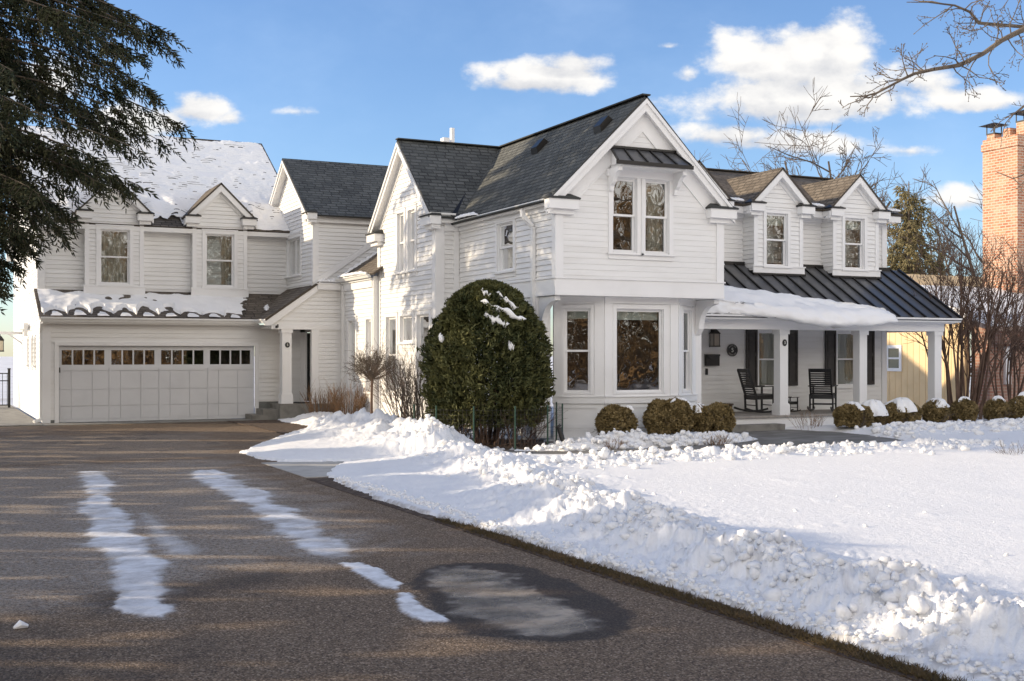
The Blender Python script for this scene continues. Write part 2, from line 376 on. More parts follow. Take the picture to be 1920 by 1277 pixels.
M_ARB = foliage_mat('arborvitae_sprays', (.020, .032, .012), (.135, .130, .044), .65, 1.7)
M_BOX = foliage_mat('bronzed_boxwood_leaves', (.095, .068, .026), (.33, .245, .11), .6, 4)
M_HEDGE = foliage_mat('hedge_leaves', (.03, .035, .015), (.09, .075, .03), .7, .8)
M_BARK = mat('grey_brown_bark', (.17, .135, .10), .9, noise=(6, (.09, .07, .055), .4, .7), bump=(14, .6, .02))
M_TWIG = mat('dark_twigs', (.10, .078, .062), .85, noise=(3, (.16, .125, .095), .4, .7))
M_RTWIG = mat('red_brown_stems', (.105, .062, .042), .8, noise=(3, (.16, .10, .07), .4, .7))
M_DRY = mat('dry_tan_stems', (.26, .15, .075), .85, noise=(7, (.15, .10, .065), .4, .7))
M_WOOD = mat('wood_trunk', (.14, .10, .075), .9)
M_BRICK = brick_mat('orange_brick', (.36, .13, .065), (.56, .27, .15), (.50, .40, .31))
M_BRICKD = brick_mat('red_brick', (.30, .13, .085), (.36, .18, .12), (.38, .28, .22))
M_YEL = mat('yellow_board_paint', (.78, .58, .32), .6, noise=(1.5, (.70, .51, .27), .4, .7))
M_CREAM = mat('cream_stucco', (.62, .54, .40), .8)
M_WIRE = mat('fence_wire', (.05, .05, .05), .5, .5)
M_GREEN = mat('green_post', (.03, .075, .05), .5)
M_POT = mat('brown_planter', (.07, .042, .03), .6)
M_BLUE = mat('blue_sign_face', (.05, .20, .55), .5)
M_LAMPGL = mat('lantern_glass', (.35, .32, .28), .1, spec=.8)
M_IRON = mat('black_iron', (.02, .018, .016), .55)

# ------------------------------------------------------------------ wall frames
class Fr:
    def __init__(s, o, d, n): s.o = o; s.d = d; s.n = n
    def p(s, a, z, out=0.): return (s.o[0]+s.d[0]*a+s.n[0]*out, s.o[1]+s.d[1]*a+s.n[1]*out, z)
def FY(y): return Fr((0, y), (1, 0), (0, -1))        # faces the street; runs along X
def FX(x): return Fr((x, 0), (0, 1), (-1, 0))        # faces the drive; runs along Y
def FXp(x): return Fr((x, 0), (0, 1), (1, 0))
def fbox(mb, fr, s0, s1, z0, z1, o0, o1):
    mb.hexa([fr.p(s0, z0, o1), fr.p(s1, z0, o1), fr.p(s1, z0, o0), fr.p(s0, z0, o0), fr.p(s0, z1, o1), fr.p(s1, z1, o1), fr.p(s1, z1, o0), fr.p(s0, z1, o0)])
def fprism(mb, fr, poly, o0, o1):
    n = fr.n; mb.prism([fr.p(a, z, o0) for a, z in poly], (n[0]*(o1-o0), n[1]*(o1-o0), 0))
def xsect(poly, z):
    xs = []
    for i in range(len(poly)):
        (a, p), (b, q) = poly[i], poly[(i+1) % len(poly)]
        if (p > z) != (q > z): xs.append(a+(b-a)*(z-p)/(q-p))
    return sorted(xs)
def clapboard(mb, fr, poly, holes=(), exp=.115, t=.020):
    """lapped boards over a polygon (s,z) with rectangular openings (s0,s1,z0,z1)"""
    zs = [z for _, z in poly]; z0, z1 = min(zs), max(zs); nrow = int(math.ceil((z1-z0)/exp))
    rows = [z0+k*exp for k in range(nrow+1)]
    gap = min(.007, t*.28); gaps = [z+gap for z in rows]
    br = sorted(set([round(z, 4) for z in rows+gaps+zs+[h[2] for h in holes]+[h[3] for h in holes] if z0-1e-6 <= z <= z1+1e-6]+[round(z0, 4), round(z1, 4)]))
    for za, zb in zip(br[:-1], br[1:]):
        if zb-za < 1e-3: continue
        e = min(1e-4, (zb-za)*.1); A = xsect(poly, za+e); B = xsect(poly, zb-e); zm = (za+zb)/2
        zr = z0+math.floor((zm-z0)/exp+1e-6)*exp
        oa = t*(1-(za-zr)/exp); ob = t*(1-(zb-zr)/exp); isgap = zm < zr+gap
        if isgap: oa = ob = -.006
        cut = sorted((h[0], h[1]) for h in holes if h[2] <= za+1e-3 and h[3] >= zb-1e-3)
        for k in range(0, min(len(A), len(B))-1, 2):
            segs = [(A[k], A[k+1], B[k], B[k+1])]
            for c0, c1 in cut:
                nw = []
                for (a0, a1, b0, b1) in segs:
                    if c1 <= min(a0, b0) or c0 >= max(a1, b1): nw.append((a0, a1, b0, b1)); continue
                    if c0 > a0: nw.append((a0, c0, b0, c0))
                    if c1 < a1: nw.append((c1, a1, c1, b1))
                segs = nw
            for (a0, a1, b0, b1) in segs:
                mb.face([fr.p(a0, za, oa), fr.p(a1, za, oa), fr.p(b1, zb, ob), fr.p(b0, zb, ob)])
                if abs(za-zr-gap) < 1e-3: mb.face([fr.p(a0, za, oa), fr.p(a0, za, -.006), fr.p(a1, za, -.006), fr.p(a1, za, oa)])
                if abs(za-zr) < 1e-3: mb.face([fr.p(a0, za, -.006), fr.p(a0, za, .001), fr.p(a1, za, .001), fr.p(a1, za, -.006)])
house = empty('white_house', (11.5, 25, 0))
tag(house, 'large white clapboard house with garage wing, gables, dormers and front porch', 'house')
HOFF = Vector((-11.5, -25, 0))
def hb(mb, name, m, smooth=False):                   # a part of the house
    mb.v = [(x-11.5, y-25, z) for x, y, z in mb.v]; return mb.build(name, m, house, smooth)
def sub(mb, name, m, par, smooth=False):
    mb.v = [(x-11.5, y-25, z) for x, y, z in mb.v]; return mb.build(name, m, par, smooth)
def wall(fr, poly, holes=(), name='wall', **k):
    mb = MB(); clapboard(mb, fr, poly, holes, **k); return hb(mb, name, M_SID)
def window(fr, s0, s1, z0, z1, kind='double', cas=.10, curtain=None, shade=0., glass=None, head=True, sill=True, room=1.2, side=True):
    """one window: casing (the part itself) with sash, pane, curtain and room behind it; returns its opening"""
    mb = MB(); C = cas
    if side:
        fbox(mb, fr, s0-C, s0, z0-.02, z1+C, 0, .038); fbox(mb, fr, s1, s1+C, z0-.02, z1+C, 0, .038)
    fbox(mb, fr, s0, s1, z1, z1+C, 0, .038)
    if head: fbox(mb, fr, s0-C-.02, s1+C+.02, z1+C, z1+C+.035, 0, .055)
    if sill: fbox(mb, fr, s0-C-.03, s1+C+.03, z0-.055, z0-.02, 0, .085); fbox(mb, fr, s0-C, s1+C, z0-.15, z0-.055, 0, .030)
    fbox(mb, fr, s0, s0+.018, z0-.02, z1, -.14, -.001); fbox(mb, fr, s1-.018, s1, z0-.02, z1, -.14, -.001)
    fbox(mb, fr, s0+.018, s1-.018, z1-.018, z1, -.14, -.001); fbox(mb, fr, s0+.018, s1-.018, z0-.02, z0+.012, -.14, .02)
    w = hb(mb, 'window', M_TRIM)
    a0, a1 = s0+.018, s1-.018; b0, b1 = z0+.012, z1-.018; zm = (b0+b1)/2
    parts = [(b0, b1, -.05)] if kind != 'double' else [(zm-.02, b1, -.040), (b0, zm+.02, -.078)]
    for (q0, q1, o) in parts:
        f = .042; ms = MB()
        fbox(ms, fr, a0, a0+f, q0, q1, o-.036, o); fbox(ms, fr, a1-f, a1, q0, q1, o-.036, o)
        fbox(ms, fr, a0+f, a1-f, q1-f, q1, o-.036, o); fbox(ms, fr, a0+f, a1-f, q0, q0+f, o-.036, o)
        if kind == 'pair':
            c = (a0+a1)/2; fbox(ms, fr, c-.04, c+.04, q0+f, q1-f, o-.036, o+.004)
        sub(ms, 'sash', M_TRIM, w)
        mp = MB(); mp.face([fr.p(a0+f, q0+f, o-.018), fr.p(a1-f, q0+f, o-.018), fr.p(a1-f, q1-f, o-.018), fr.p(a0+f, q1-f, o-.018)])
        sub(mp, 'pane', glass or M_GLASS, w)
    mr = MB(); e = .25; D = -.15-room                # the dim room behind
    q = [fr.p(s0-e, z0-e, -.145), fr.p(s1+e, z0-e, -.145), fr.p(s1+e, z1+.1, -.145), fr.p(s0-e, z1+.1, -.145)]
    k = [fr.p(s0-e, z0-e, D), fr.p(s1+e, z0-e, D), fr.p(s1+e, z1+.1, D), fr.p(s0-e, z1+.1, D)]
    mr.face(k)
    for i in range(4): mr.face([q[i], q[(i+1) % 4], k[(i+1) % 4], k[i]])
    sub(mr, 'room', M_ROOM, w)
    if curtain:
        mc = MB()
        for (c0, c1) in curtain:
            n = 28; pts = []
            for i in range(n+1):
                s = s0+(s1-s0)*(c0+(c1-c0)*i/n); pts.append((s, -.24+.03*math.sin(i*1.55)+.012*math.sin(i*.7)))
            for (sa, oa), (sb, ob) in zip(pts[:-1], pts[1:]): mc.face([fr.p(sa, z0-.1, oa), fr.p(sb, z0-.1, ob), fr.p(sb, z1, ob), fr.p(sa, z1, oa)])
        sub(mc, 'curtain', M_CURT, w, True)
    if shade > 0:
        mc = MB(); fbox(mc, fr, s0+.03, s1-.03, z1-shade*(z1-z0), z1-.03, -.175, -.165); sub(mc, 'roller_shade', M_SHADE, w)
    return (s0, s1, z0-.02, z1)
def slab(mb, a, b, c, d, t=.05):
    """roof slope: a-b eave edge, d-c upper edge, laid with courses along the eave"""
    a, b, c, d = map(Vector, (a, b, c, d)); u = (b-a).normalized(); n = (b-a).cross(d-a).normalized()
    if n.z < 0: n = -n
    v = n.cross(u)
    if v.z < 0: v = -v
    uv = [((p-a).dot(u)+50, (p-a).dot(v)+50) for p in (a, b, c, d)]
    mb.face([a, b, c, d], uv)
    A, B, Cc, D = [p-n*t for p in (a, b, c, d)]
    z = [(0, 0)]*4
    mb.face([D, Cc, B, A], z)
    for p, q, r_, s_ in ((a, A, B, b), (b, B, Cc, c), (c, Cc, D, d), (d, D, A, a)): mb.face([p, q, r_, s_], z)
def gutter(mb, p, q, out, h=.12, w=.13):
    """K-style gutter from p to q along the eave, out = outward unit vector"""
    p, q, o = Vector(p), Vector(q), Vector(out)
    prof = [(0, 0), (.07, -h), (.05, -h), (.0, -h*1.0)]
    pr = [(0, 0), (0, -h), (w*.55, -h), (w*.75, -h*.55), (w, -h*.35), (w, 0), (w-.012, 0), (w-.012, -h*.25), (.012, -h*.25), (.012, 0)]
    mb.prism([p+o*a+Vector((0, 0, b)) for a, b in pr], q-p)
def cornice_return(mb_trim, mb_cap, fr, s0, s1, z, depth=.32, hgt=.20):
    """boxed eave return under a rake, with its little sloped cap"""
    fbox(mb_trim, fr, s0, s1, z-hgt, z, -.02, depth); fbox(mb_trim, fr, s0+.05, s1-.05, z-hgt-.10, z-hgt, -.02, depth-.10)
    a = [fr.p(s0-.03, z, depth+.03), fr.p(s1+.03, z, depth+.03), fr.p(s1+.03, z, -.02), fr.p(s0-.03, z, -.02)]
    t1 = fr.p(s0+.10, z+.13, 0.02); t2 = fr.p(s1-.10, z+.13, 0.02)
    lift = lambda q, k: (q[0], q[1], q[2]+k)
    mb_cap.face([lift(a[0], .03), lift(a[1], .03), t2, t1]); mb_cap.face([lift(a[0], .03), t1, lift(a[3], .03)]); mb_cap.face([lift(a[1], .03), lift(a[2], .03), t2])
    mb_cap.hexa([a[3], a[2], a[1], a[0]]+[lift(q, .03) for q in (a[3], a[2], a[1], a[0])])

# ------------------------------------------------------------------ the house
def gable_trim(fr, sl, sr, zl, zr, sa, za, over=.20, dep=.24, frieze=.30, wl=None, wr=None):
    """barge boards, soffit and inner frieze board of a gable whose roof line runs sl,zl - sa,za - sr,zr"""
    mb = MB(); t = .05
    for (se, ze) in ((sl, zl), (sr, zr)):
        if se is None: continue
        L = math.hypot(sa-se, za-ze); k = L/abs(sa-se)
        def strip(d0, d1, o0, o1):
            fprism(mb, fr, [(se, ze-d0*k), (sa, za-d0*k), (sa, za-d1*k), (se, ze-d1*k)], o0, o1)
        strip(t, dep, over-.045, over)                     # barge board
        strip(t+.002, t+.07, over+.001, over+.035)          # crown strip
        strip(dep-.05, dep-.02, 0.0, over-.046)             # soffit
        wq = wl if se < sa else wr                         # frieze on the wall only
        if wq is not None: ze, se = ze+(za-ze)*(wq-se)/(sa-se), wq
        strip(dep-.02, dep+frieze, 0.0, .019); strip(dep+frieze, dep+frieze+.03, 0.0, .030)
    return hb(mb, 'barge_boards', M_TRIM)
def corner(fr, s0, s1, z0, z1, o=.034):
    mb = MB(); fbox(mb, fr, s0, s1, z0, z1, -.01, o); return mb
def corner_l(mb, x, y, z0, z1, wx, wy, t=.034, sx=-1):
    """L-shaped corner board: outer corner at (x,y), legs wx along X and wy along Y; sx=-1 the side wall faces -X"""
    mb.prism([(x+sx*t, y-t, z0), (x-sx*wx, y-t, z0), (x-sx*wx, y, z0), (x, y, z0), (x, y+wy, z0), (x+sx*t, y+wy, z0)], (0, 0, z1-z0))
def roof_part(slabs, m, t=.05, name='roof'):
    mb = MB()
    for q in slabs: slab(mb, *q, t=t)
    return hb(mb, name, m)

# --- front gable wing (X 11.45-15.54, Y from 21.5)
Y1, XL, XR, YF = 21.5, 11.45, 15.54, 22.35
f1 = FY(Y1); XM = 13.5; ZR = 7.28
h1 = window(f1, 12.77, 13.36, 3.99, 5.54, cas=.10, curtain=[(.0, .22)], head=False, room=1.6)
h2 = window(f1, 13.56, 14.16, 3.99, 5.54, cas=.10, curtain=[(.0, .12), (.32, 1.0)], head=False, room=1.6)
wall(f1, [(XL, 3.12), (XR, 3.12), (XR, 4.98), (XM, 7.1), (XL, 4.98)], [h1, h2], exp=.118, t=.007)
fl = FX(XL)
hs = window(fl, 23.44, 24.25, 3.70, 4.76, curtain=[(.1, 1.)])
wall(fl, [(Y1, 3.12), (26.42, 3.12), (26.42, 4.95), (Y1, 4.95)], [hs])
wall(fl, [(YF, 0.1), (26.42, 0.1), (26.42, 3.12), (YF, 3.12)])
fr_ = FXp(XR)
wall(fr_, [(Y1, 3.12), (26.0, 3.12), (26.0, 4.98), (Y1, 4.98)]); wall(fr_, [(YF, 0.1), (25.5, .1), (25.5, 3.12), (YF, 3.12)])
wall(FY(YF), [(XL, .1), (XR, .1), (XR, 3.1), (XL, 3.1)], [(11.75, 15.45, .1, 3.09)])
mb = MB()                                             # corner boards, water table, fascia
corner_l(mb, XL, Y1, 3.43, 4.80, .15, .12); corner_l(mb, XR, Y1, 3.43, 4.80, .15, .12, sx=1)
fbox(mb, f1, XL-.04, XR+.04, 3.11, 3.40, -.01, .032); fbox(mb, f1, XL-.06, XR+.06, 3.40, 3.43, -.01, .058); fbox(mb, f1, XL-.05, XR+.05, 3.06, 3.11, -.02, .05)
fbox(mb, fl, Y1-.031, 26.40, 3.11, 3.40, 0, .03); fbox(mb, fl, Y1-.056, 26.40, 3.40, 3.43, 0, .055); fbox(mb, fl, Y1-.046, 26.4, 3.06, 3.11, 0, .045)
fbox(mb, fr_, Y1-.031, 25.4, 3.11, 3.40, 0, .03)
fbox(mb, fl, Y1-.0, 26.40, 4.80, 4.96, 0, .05)
corner_l(mb, XL, YF, .1, 3.055, .30, .13); corner_l(mb, XR, YF, .1, 3.055, .16, .13, sx=1)
mb.box((XL, Y1+.01, 3.06), (XR, YF, 3.10))             # soffit of the overhang
hb(mb, 'trim', M_TRIM)
gable_trim(f1, XL-.24, XR+.24, 5.04, 5.04, XM, ZR, over=.16, dep=.24, frieze=.26, wl=XL, wr=XR)
ea = lambda x, y: (x, y, ZR-abs(x-XM))
roof_part([((XL-.26, Y1-.17, ZR-2.31), (XL-.26, 28.7, ZR-2.31), (XM, 28.7, ZR), (XM, Y1-.17, ZR))], M_SHD)
roof_part([((XR+.26, 29.5, ZR-2.30), (XR+.26, Y1-.17, ZR-2.30), (XM, Y1-.17, ZR), (XM, 29.5, ZR))], M_SHD)
mb = MB(); mb.beam((XM, Y1-.18, ZR+.012), (XM, 28.7, ZR+.012), .20, .03); hb(mb, 'ridge_cap', M_SHD)
mb = MB(); a = Vector((XL-.26, 26.2, ZR-2.31)); 
mb.beam((11.18, 26.16, 5.10), (13.5, 28.62, ZR+.0), .16, .025, (.4, -.4, .8)); hb(mb, 'valley_flashing', M_SEAM)
for q in ((XL-.26, XL+.42), (XR-.42, XR+.26)):
    mt, mc = MB(), MB(); cornice_return(mt, mc, f1, *q, 5.00, .20); e = hb(mt, 'eave_return', M_TRIM); sub(mc, 'cap', M_SHD, e)
mb = MB(); gutter(mb, (XL-.10, Y1-.0, 5.02), (XL-.10, 26.35, 5.02), (-1, 0, 0)); fbox(mb, fl, Y1, 26.38, 4.93, 4.965, .05, .10); hb(mb, 'gutter', M_GUT)
mb = MB(); dp = [(XL-.17, 22.70, 4.92), (XL-.17, 22.66, 4.76), (XL-.06, 22.42, 4.52), (XL-.06, 22.42, 2.6), (XL-.06, 22.42, .2)]
for p, q in zip(dp[:-1], dp[1:]): mb.beam(p, q, .075, .10, (0, 1, 0))
hb(mb, 'downspout', M_GUT)
# awning over the gable window
mb = MB(); A0, A1, B0, B1 = (12.72, 21.49, 6.16), (14.27, 21.49, 6.16), (12.60, 20.98, 5.80), (14.39, 20.98, 5.80)
slabq = [Vector(p) for p in (B0, B1, A1, A0)]; mb.prism(slabq, (0, 0, -.03)); hb_aw = hb(mb, 'awning', M_METAL)
mb = MB()
for i in range(6):
    k = i/5; mb.beam(Vector(B0).lerp(Vector(B1), k)+Vector((0, 0, .012)), Vector(A0).lerp(Vector(A1), k)+Vector((0, 0, .012)), .03, .045, (0, -.6, .8))
mb.box((12.56, 20.95, 5.73), (14.43, 20.985, 5.81)); mb.box((12.68, 21.42, 6.14), (14.31, 21.48, 6.19)); sub(mb, 'seam', M_SEAM, hb_aw)
mb = MB(); mb.box((12.72, 21.02, 5.70), (14.27, 21.47, 5.765)); mb.box((12.62, 21.43, 5.55), (14.34, 21.485, 5.70))
for x in (12.66, 14.24):
    prof = [(21.48, 5.70), (21.06, 5.70), (21.06, 5.62), (21.16, 5.58), (21.24, 5.50), (21.30, 5.40), (21.38, 5.34), (21.40, 5.24), (21.48, 5.24)]
    mb.prism([(x, y, z) for y, z in prof], (.09, 0, 0))
mb.prism([(12.73, 21.49, 6.12), (12.73, 21.49, 5.765), (12.64, 21.05, 5.765)], (.03, 0, 0))
mb.box((13.455, 21.43, 3.97), (13.465, 21.47, 5.55)); sub(mb, 'bracket', M_TRIM, hb_aw)
# roof vents
for y in (24.9, 21.95+.0):
    z = 6.72; x = XM-(ZR-z); mb = MB()
    mb.prism([(x-.17, y, z-.17), (x+.12, y, z+.12), (x+.0, y, z+.20), (x-.20, y, z-.02)], (0, .30, 0)); hb(mb, 'roof_vent', M_SEAM)
# brackets under the overhang
for x in (XL+.01, XR-.14):
    mb = MB(); prof = [(YF-.035, 3.05), (21.58, 3.05), (21.58, 2.96)]
    for k in range(9):
        a = R(90*k/8); prof.append((21.66+.50*math.sin(a)*1.0, 2.94-.52*(1-math.cos(a))))
    prof += [(YF-.09, 2.30), (YF-.035, 2.28)]
    mb.prism([(x, y, z) for y, z in prof], (.13, 0, 0)); hb(mb, 'overhang_bracket', M_TRIM)
# --- bay
YC, BL, BR, BLi, BRi = 21.76, 11.84, 15.42, 12.73, 14.57
fc = FY(YC)
def FS(p, q):                                          # frame through two plan points, outward to the right of p->q
    d = Vector((q[0]-p[0], q[1]-p[1])); L = d.length; d /= L; return Fr(p, (d.x, d.y), (d.y, -d.x)), L
fa, La = FS((BL, YF), (BLi, YC)); fb, Lb = FS((BRi, YC), (BR, YF))
mb = MB()
for fr2, L, holes in ((fa, La, (La*.5-.31, La*.5+.25)), (fc, None, (13.01, 14.19)), (fb, Lb, (Lb*.5-.26, Lb*.5+.26))):
    s0, s1 = (0, L) if L else (BLi, BRi); g0, g1 = holes
    fbox(mb, fr2, s0, g0, .95, 2.96, -.12, 0); fbox(mb, fr2, g1, s1, .95, 2.96, -.12, 0)
    fbox(mb, fr2, g0, g1, 2.82, 2.96, -.12, 0); fbox(mb, fr2, g0, g1, .95, 1.03, -.12, 0)
    fbox(mb, fr2, s0, s1, 2.96, 3.06, -.12, .035); fbox(mb, fr2, s0, s1, 2.93, 2.96, -.12, .05)
    fbox(mb, fr2, s0-.02, s1+.02, .82, .95, -.12, .055); fbox(mb, fr2, s0-.01, s1+.01, .95, .965, -.1, .075)
    fbox(mb, fr2, s0, s1, .27, .82, -.12, .0); fbox(mb, fr2, s0, s1, .0, .25, -.12, .02); fbox(mb, fr2, s0-.01, s1+.01, .25, .28, -.12, .04)
    for z0, z1 in ((.30, .38), (.72, .80)): fbox(mb, fr2, s0+.02, s1-.02, z0, z1, 0, .022)
    for a, b in ((s0+.02, s0+.16), (s1-.16, s1-.02)): fbox(mb, fr2, a, b, .38, .72, 0, .022)
    fbox(mb, fr2, s0+.005, s0+.20, .97, 2.93, 0, .028); fbox(mb, fr2, s1-.20, s1-.005, .97, 2.93, 0, .028)
hb(mb, 'bay', M_TRIM)
window(fc, 13.01, 14.19, 1.04, 2.82, kind='fixed', cas=.085, head=False, sill=False, shade=.13, room=1.0)
window(fa, La*.5-.31, La*.5+.25, 1.04, 2.82, cas=.07, head=False, sill=False, shade=.12, room=.9)
window(fb, Lb*.5-.26, Lb*.5+.26, 1.04, 2.82, cas=.06, head=False, sill=False, shade=.15, room=.9)

# --- side gable wing (X from 10.84, ridge along X at Y 28.6)
XC_ = 10.70; X2 = 10.84; f2 = FX(X2); Y2a, Y2b, Y2r = 26.42, 30.45, 28.5
w1 = window(f2, 28.50, 28.98, 3.96, 5.46, cas=.10, curtain=[(.0, .5)]); w2 = window(f2, 27.74, 28.22, 3.96, 5.46, cas=.10, curtain=[(.3, .9)])
w3 = window(f2, 29.06, 29.82, .85, 2.83, cas=.10, curtain=[(.0, .9)]); w4 = window(f2, 27.92, 28.78, 2.16, 2.83, kind='fixed', cas=.10, curtain=[(.0, 1.)]); w5 = window(f2, 26.80, 27.60, .85, 2.83, cas=.10)
wall(f2, [(Y2a, .1), (Y2b, .1), (Y2b, 5.15), (Y2r, 7.1), (Y2a, 5.15)], [w1, w2, w3, w4, w5])
wall(FY(Y2a), [(X2, .1), (XL, .1), (XL, 5.0), (X2, 5.0)])
mb = MB(); corner_l(mb, X2, Y2a, .1, 4.9, .20, .17); hb(mb, 'corner_board', M_TRIM); mb = MB(); fbox(mb, f2, Y2b-.16, Y2b+.034, .1, 5.0, 0, .034); hb(mb, 'corner_board', M_TRIM); mb = MB()
fbox(mb, FY(Y2a), X2+.2, XL-.04, 4.80, 5.0, 0, .05); fbox(mb, FY(Y2a), XL-.16, XL-.035, .1, 4.8, 0, .03); hb(mb, 'trim', M_TRIM)
mb = MB(); mb.box((XC_-.03, Y2b-.04, .1), (X2-.036, Y2b+.03, 3.95)); hb(mb, 'corner_board', M_TRIM)
S2 = .93
gable_trim(f2, Y2a-.22, Y2b+.22, ZR-(Y2r-Y2a+.22)*S2, ZR-(Y2b+.22-Y2r)*S2, Y2r, ZR, over=.20, dep=.22, frieze=.10, wl=Y2a, wr=Y2b)
roof_part([((X2-.21, Y2a-.26, ZR-(Y2r-Y2a+.26)*S2), (XM+.02, Y2a-.26, ZR-(Y2r-Y2a+.26)*S2), (XM+.02, Y2r, ZR+.004), (X2-.21, Y2r, ZR+.004))], M_SHD)
roof_part([((16.4, Y2b+.26, ZR-(Y2b+.26-Y2r)*S2), (X2-.21, Y2b+.26, ZR-(Y2b+.26-Y2r)*S2), (X2-.21, Y2r, ZR+.004), (16.4, Y2r, ZR+.004))], M_SHD)
mb = MB(); mb.beam((X2-.22, Y2r, ZR+.018), (XM, Y2r, ZR+.018), .2, .03); hb(mb, 'ridge_cap', M_SHD)
for q in ((Y2a-.26, Y2a+.38, 5.13, .26, .2), (Y2b-.38, Y2b+.26, 5.05, .26, .2)):
    mt, mc = MB(), MB(); cornice_return(mt, mc, f2, *q); e = hb(mt, 'eave_return', M_TRIM); sub(mc, 'cap', M_SHD, e)
mb = MB(); gutter(mb, (X2-.26, Y2a-.14, 5.20), (11.25, Y2a-.14, 5.20), (0, -1, 0), .11, .11); fbox(mb, FY(Y2a), X2-.24, 11.3, 4.98, 5.10, 0, .16); hb(mb, 'gutter', M_GUT)
# white flue housing behind the ridge
mb = MB(); mb.box((14.02, 33.6, 6.6), (14.5, 34.0, 8.05)); mb.box((13.96, 33.55, 8.05), (14.56, 34.05, 8.14)); mb.box((14.05, 33.65, 8.14), (14.25, 33.9, 8.45)); mb.tube([(14.40, 33.8, 8.1), (14.40, 33.8, 8.78)], .075, 10); hb(mb, 'chimney', M_TRIM)

# --- low link between entry and side gable wing
XC = 10.70; fC = FX(XC); YE = 33.2
c1 = window(fC, 31.92, 32.56, .85, 2.80, cas=.10, curtain=[(.0, 1.)]); c2 = window(fC, 30.60, 31.02, .85, 2.80, cas=.08)
wall(fC, [(30.45, .1), (YE, .1), (YE, 3.80), (30.45, 3.80)], [c1, c2])
mb = MB(); fbox(mb, fC, 30.50, YE-.0, 3.66, 3.86, 0, .05); hb(mb, 'trim', M_TRIM)
mb = MB(); gutter(mb, (XC-.10, 30.42, 4.03), (XC-.10, YE+.12, 4.03), (-1, 0, 0), .12, .14); fbox(mb, fC, 30.45, YE, 3.86, 3.90, 0, .10); hb(mb, 'gutter', M_GUT)
roof_part([((XC-.14, 30.1, 4.01), (XC-.14, YE-.01, 4.01), (13.2, YE-.01, 4.01+2.64*.70), (13.2, 30.1, 4.01+2.64*.70))], M_SHB)
mb = MB(); dq = [(XC-.05, 33.02, 3.82), (XC-.05, 32.98, 3.6), (XC-.05, 32.98, 2.6), (XC-.05, 32.98, .2)]
for p, q in zip(dq[:-1], dq[1:]): mb.beam(p, q, .08, .10, (0, 1, 0))
hb(mb, 'downspout', M_GUT)

# --- middle gable (X from 9.85, ridge along X at Y 35.6)
XD = 9.85; fD = FX(XD); ZD = 7.78; YDr = 35.6; SD = .73
d1 = window(fD, 34.48, 35.92, 4.22, 5.34, kind='pair', cas=.09, curtain=[(.0, .4), (.6, 1.)])
wall(fD, [(YE, 3.3), (37.9, 3.3), (37.9, 5.95), (YDr, 7.62), (YE, 5.85)], [d1])
wall(FY(YE), [(XD, 3.75), (13.4, 3.75), (13.4, 5.85), (XD, 5.85)])
wall(FXp(13.4), [(YE, 3.0), (37.9, 3.0), (37.9, 5.95), (YDr, 7.62), (YE, 5.85)])
mb = MB(); corner_l(mb, XD, YE, 3.78, 5.62, .15, .13); fbox(mb, FY(YE), XD-.1, 13.4, 5.62, 5.84, 0, .12); hb(mb, 'trim', M_TRIM)
gable_trim(fD, YE-.28, 38.2, ZD-(YDr-YE+.28)*SD, ZD-(38.2-YDr)*SD, YDr, ZD, over=.24, dep=.20, frieze=.08, wl=YE, wr=37.9)
roof_part([((XD-.26, YE-.30, ZD-(YDr-YE+.30)*SD), (13.6, YE-.30, ZD-(YDr-YE+.30)*SD), (13.6, YDr, ZD), (XD-.26, YDr, ZD)),
           ((13.6, 38.3, ZD-(38.3-YDr)*SD), (XD-.26, 38.3, ZD-(38.3-YDr)*SD), (XD-.26, YDr, ZD+.002), (13.6, YDr, ZD+.002))], M_SHD)
mt, mc = MB(), MB(); cornice_return(mt, mc, fD, YE-.30, YE+.22, 5.86, .26, .18); e = hb(mt, 'eave_return', M_TRIM); sub(mc, 'cap', M_SHD, e)
mb = MB(); mb.beam((XD-.005, YE-.04, 3.86), (13.3, YE-.04, 3.86+(13.3-XD)*.70), .03, .16, (0, 0, 1)); hb(mb, 'skirt_board', M_TRIM)

# --- side entry
fE = FY(YE)
wall(fE, [(8.62, 2.68), (XC, 2.68), (XC, 3.72), (9.92, 3.72), (8.62, 2.80)])
wall(fE, [(9.82, .1), (XC, .1), (XC, 2.56), (9.82, 2.56)])
wall(FX(10.62), [(YE, .44), (34.2, .44), (34.2, 2.6), (YE, 2.6)])
roof_part([((8.42, 36.05, 2.84), (8.42, YE-.12, 2.84), (9.96, YE-.12, 3.92), (9.96, 36.05, 3.92))], M_SHB, .06)
mb = MB(); mb.prism([(8.42, YE-.10, 2.78), (9.96, YE-.10, 3.86), (9.96, YE-.10, 3.66), (8.60, YE-.10, 2.66), (8.42, YE-.10, 2.66)], (0, .07, 0))
mb.box((9.94, YE-.14, 3.70), (XC-.02, YE+.02, 3.86)); mb.box((9.90, YE-.17, 3.86), (XC+.02, YE+.05, 3.885))
fbox(mb, fE, 8.62, XC+.01, 2.56, 2.70, 0, .04); corner_l(mb, 9.82, YE, .45, 2.555, .17, .12); mb.box((8.6, YE+.05, 2.60), (XC, 34.25, 2.66)); hb(mb, 'trim', M_TRIM)
mb = MB(); gutter(mb, (8.43, YE-.12, 2.84), (8.43, 34.05, 2.84), (-1, 0, 0), .11, .12); hb(mb, 'gutter', M_GUT)
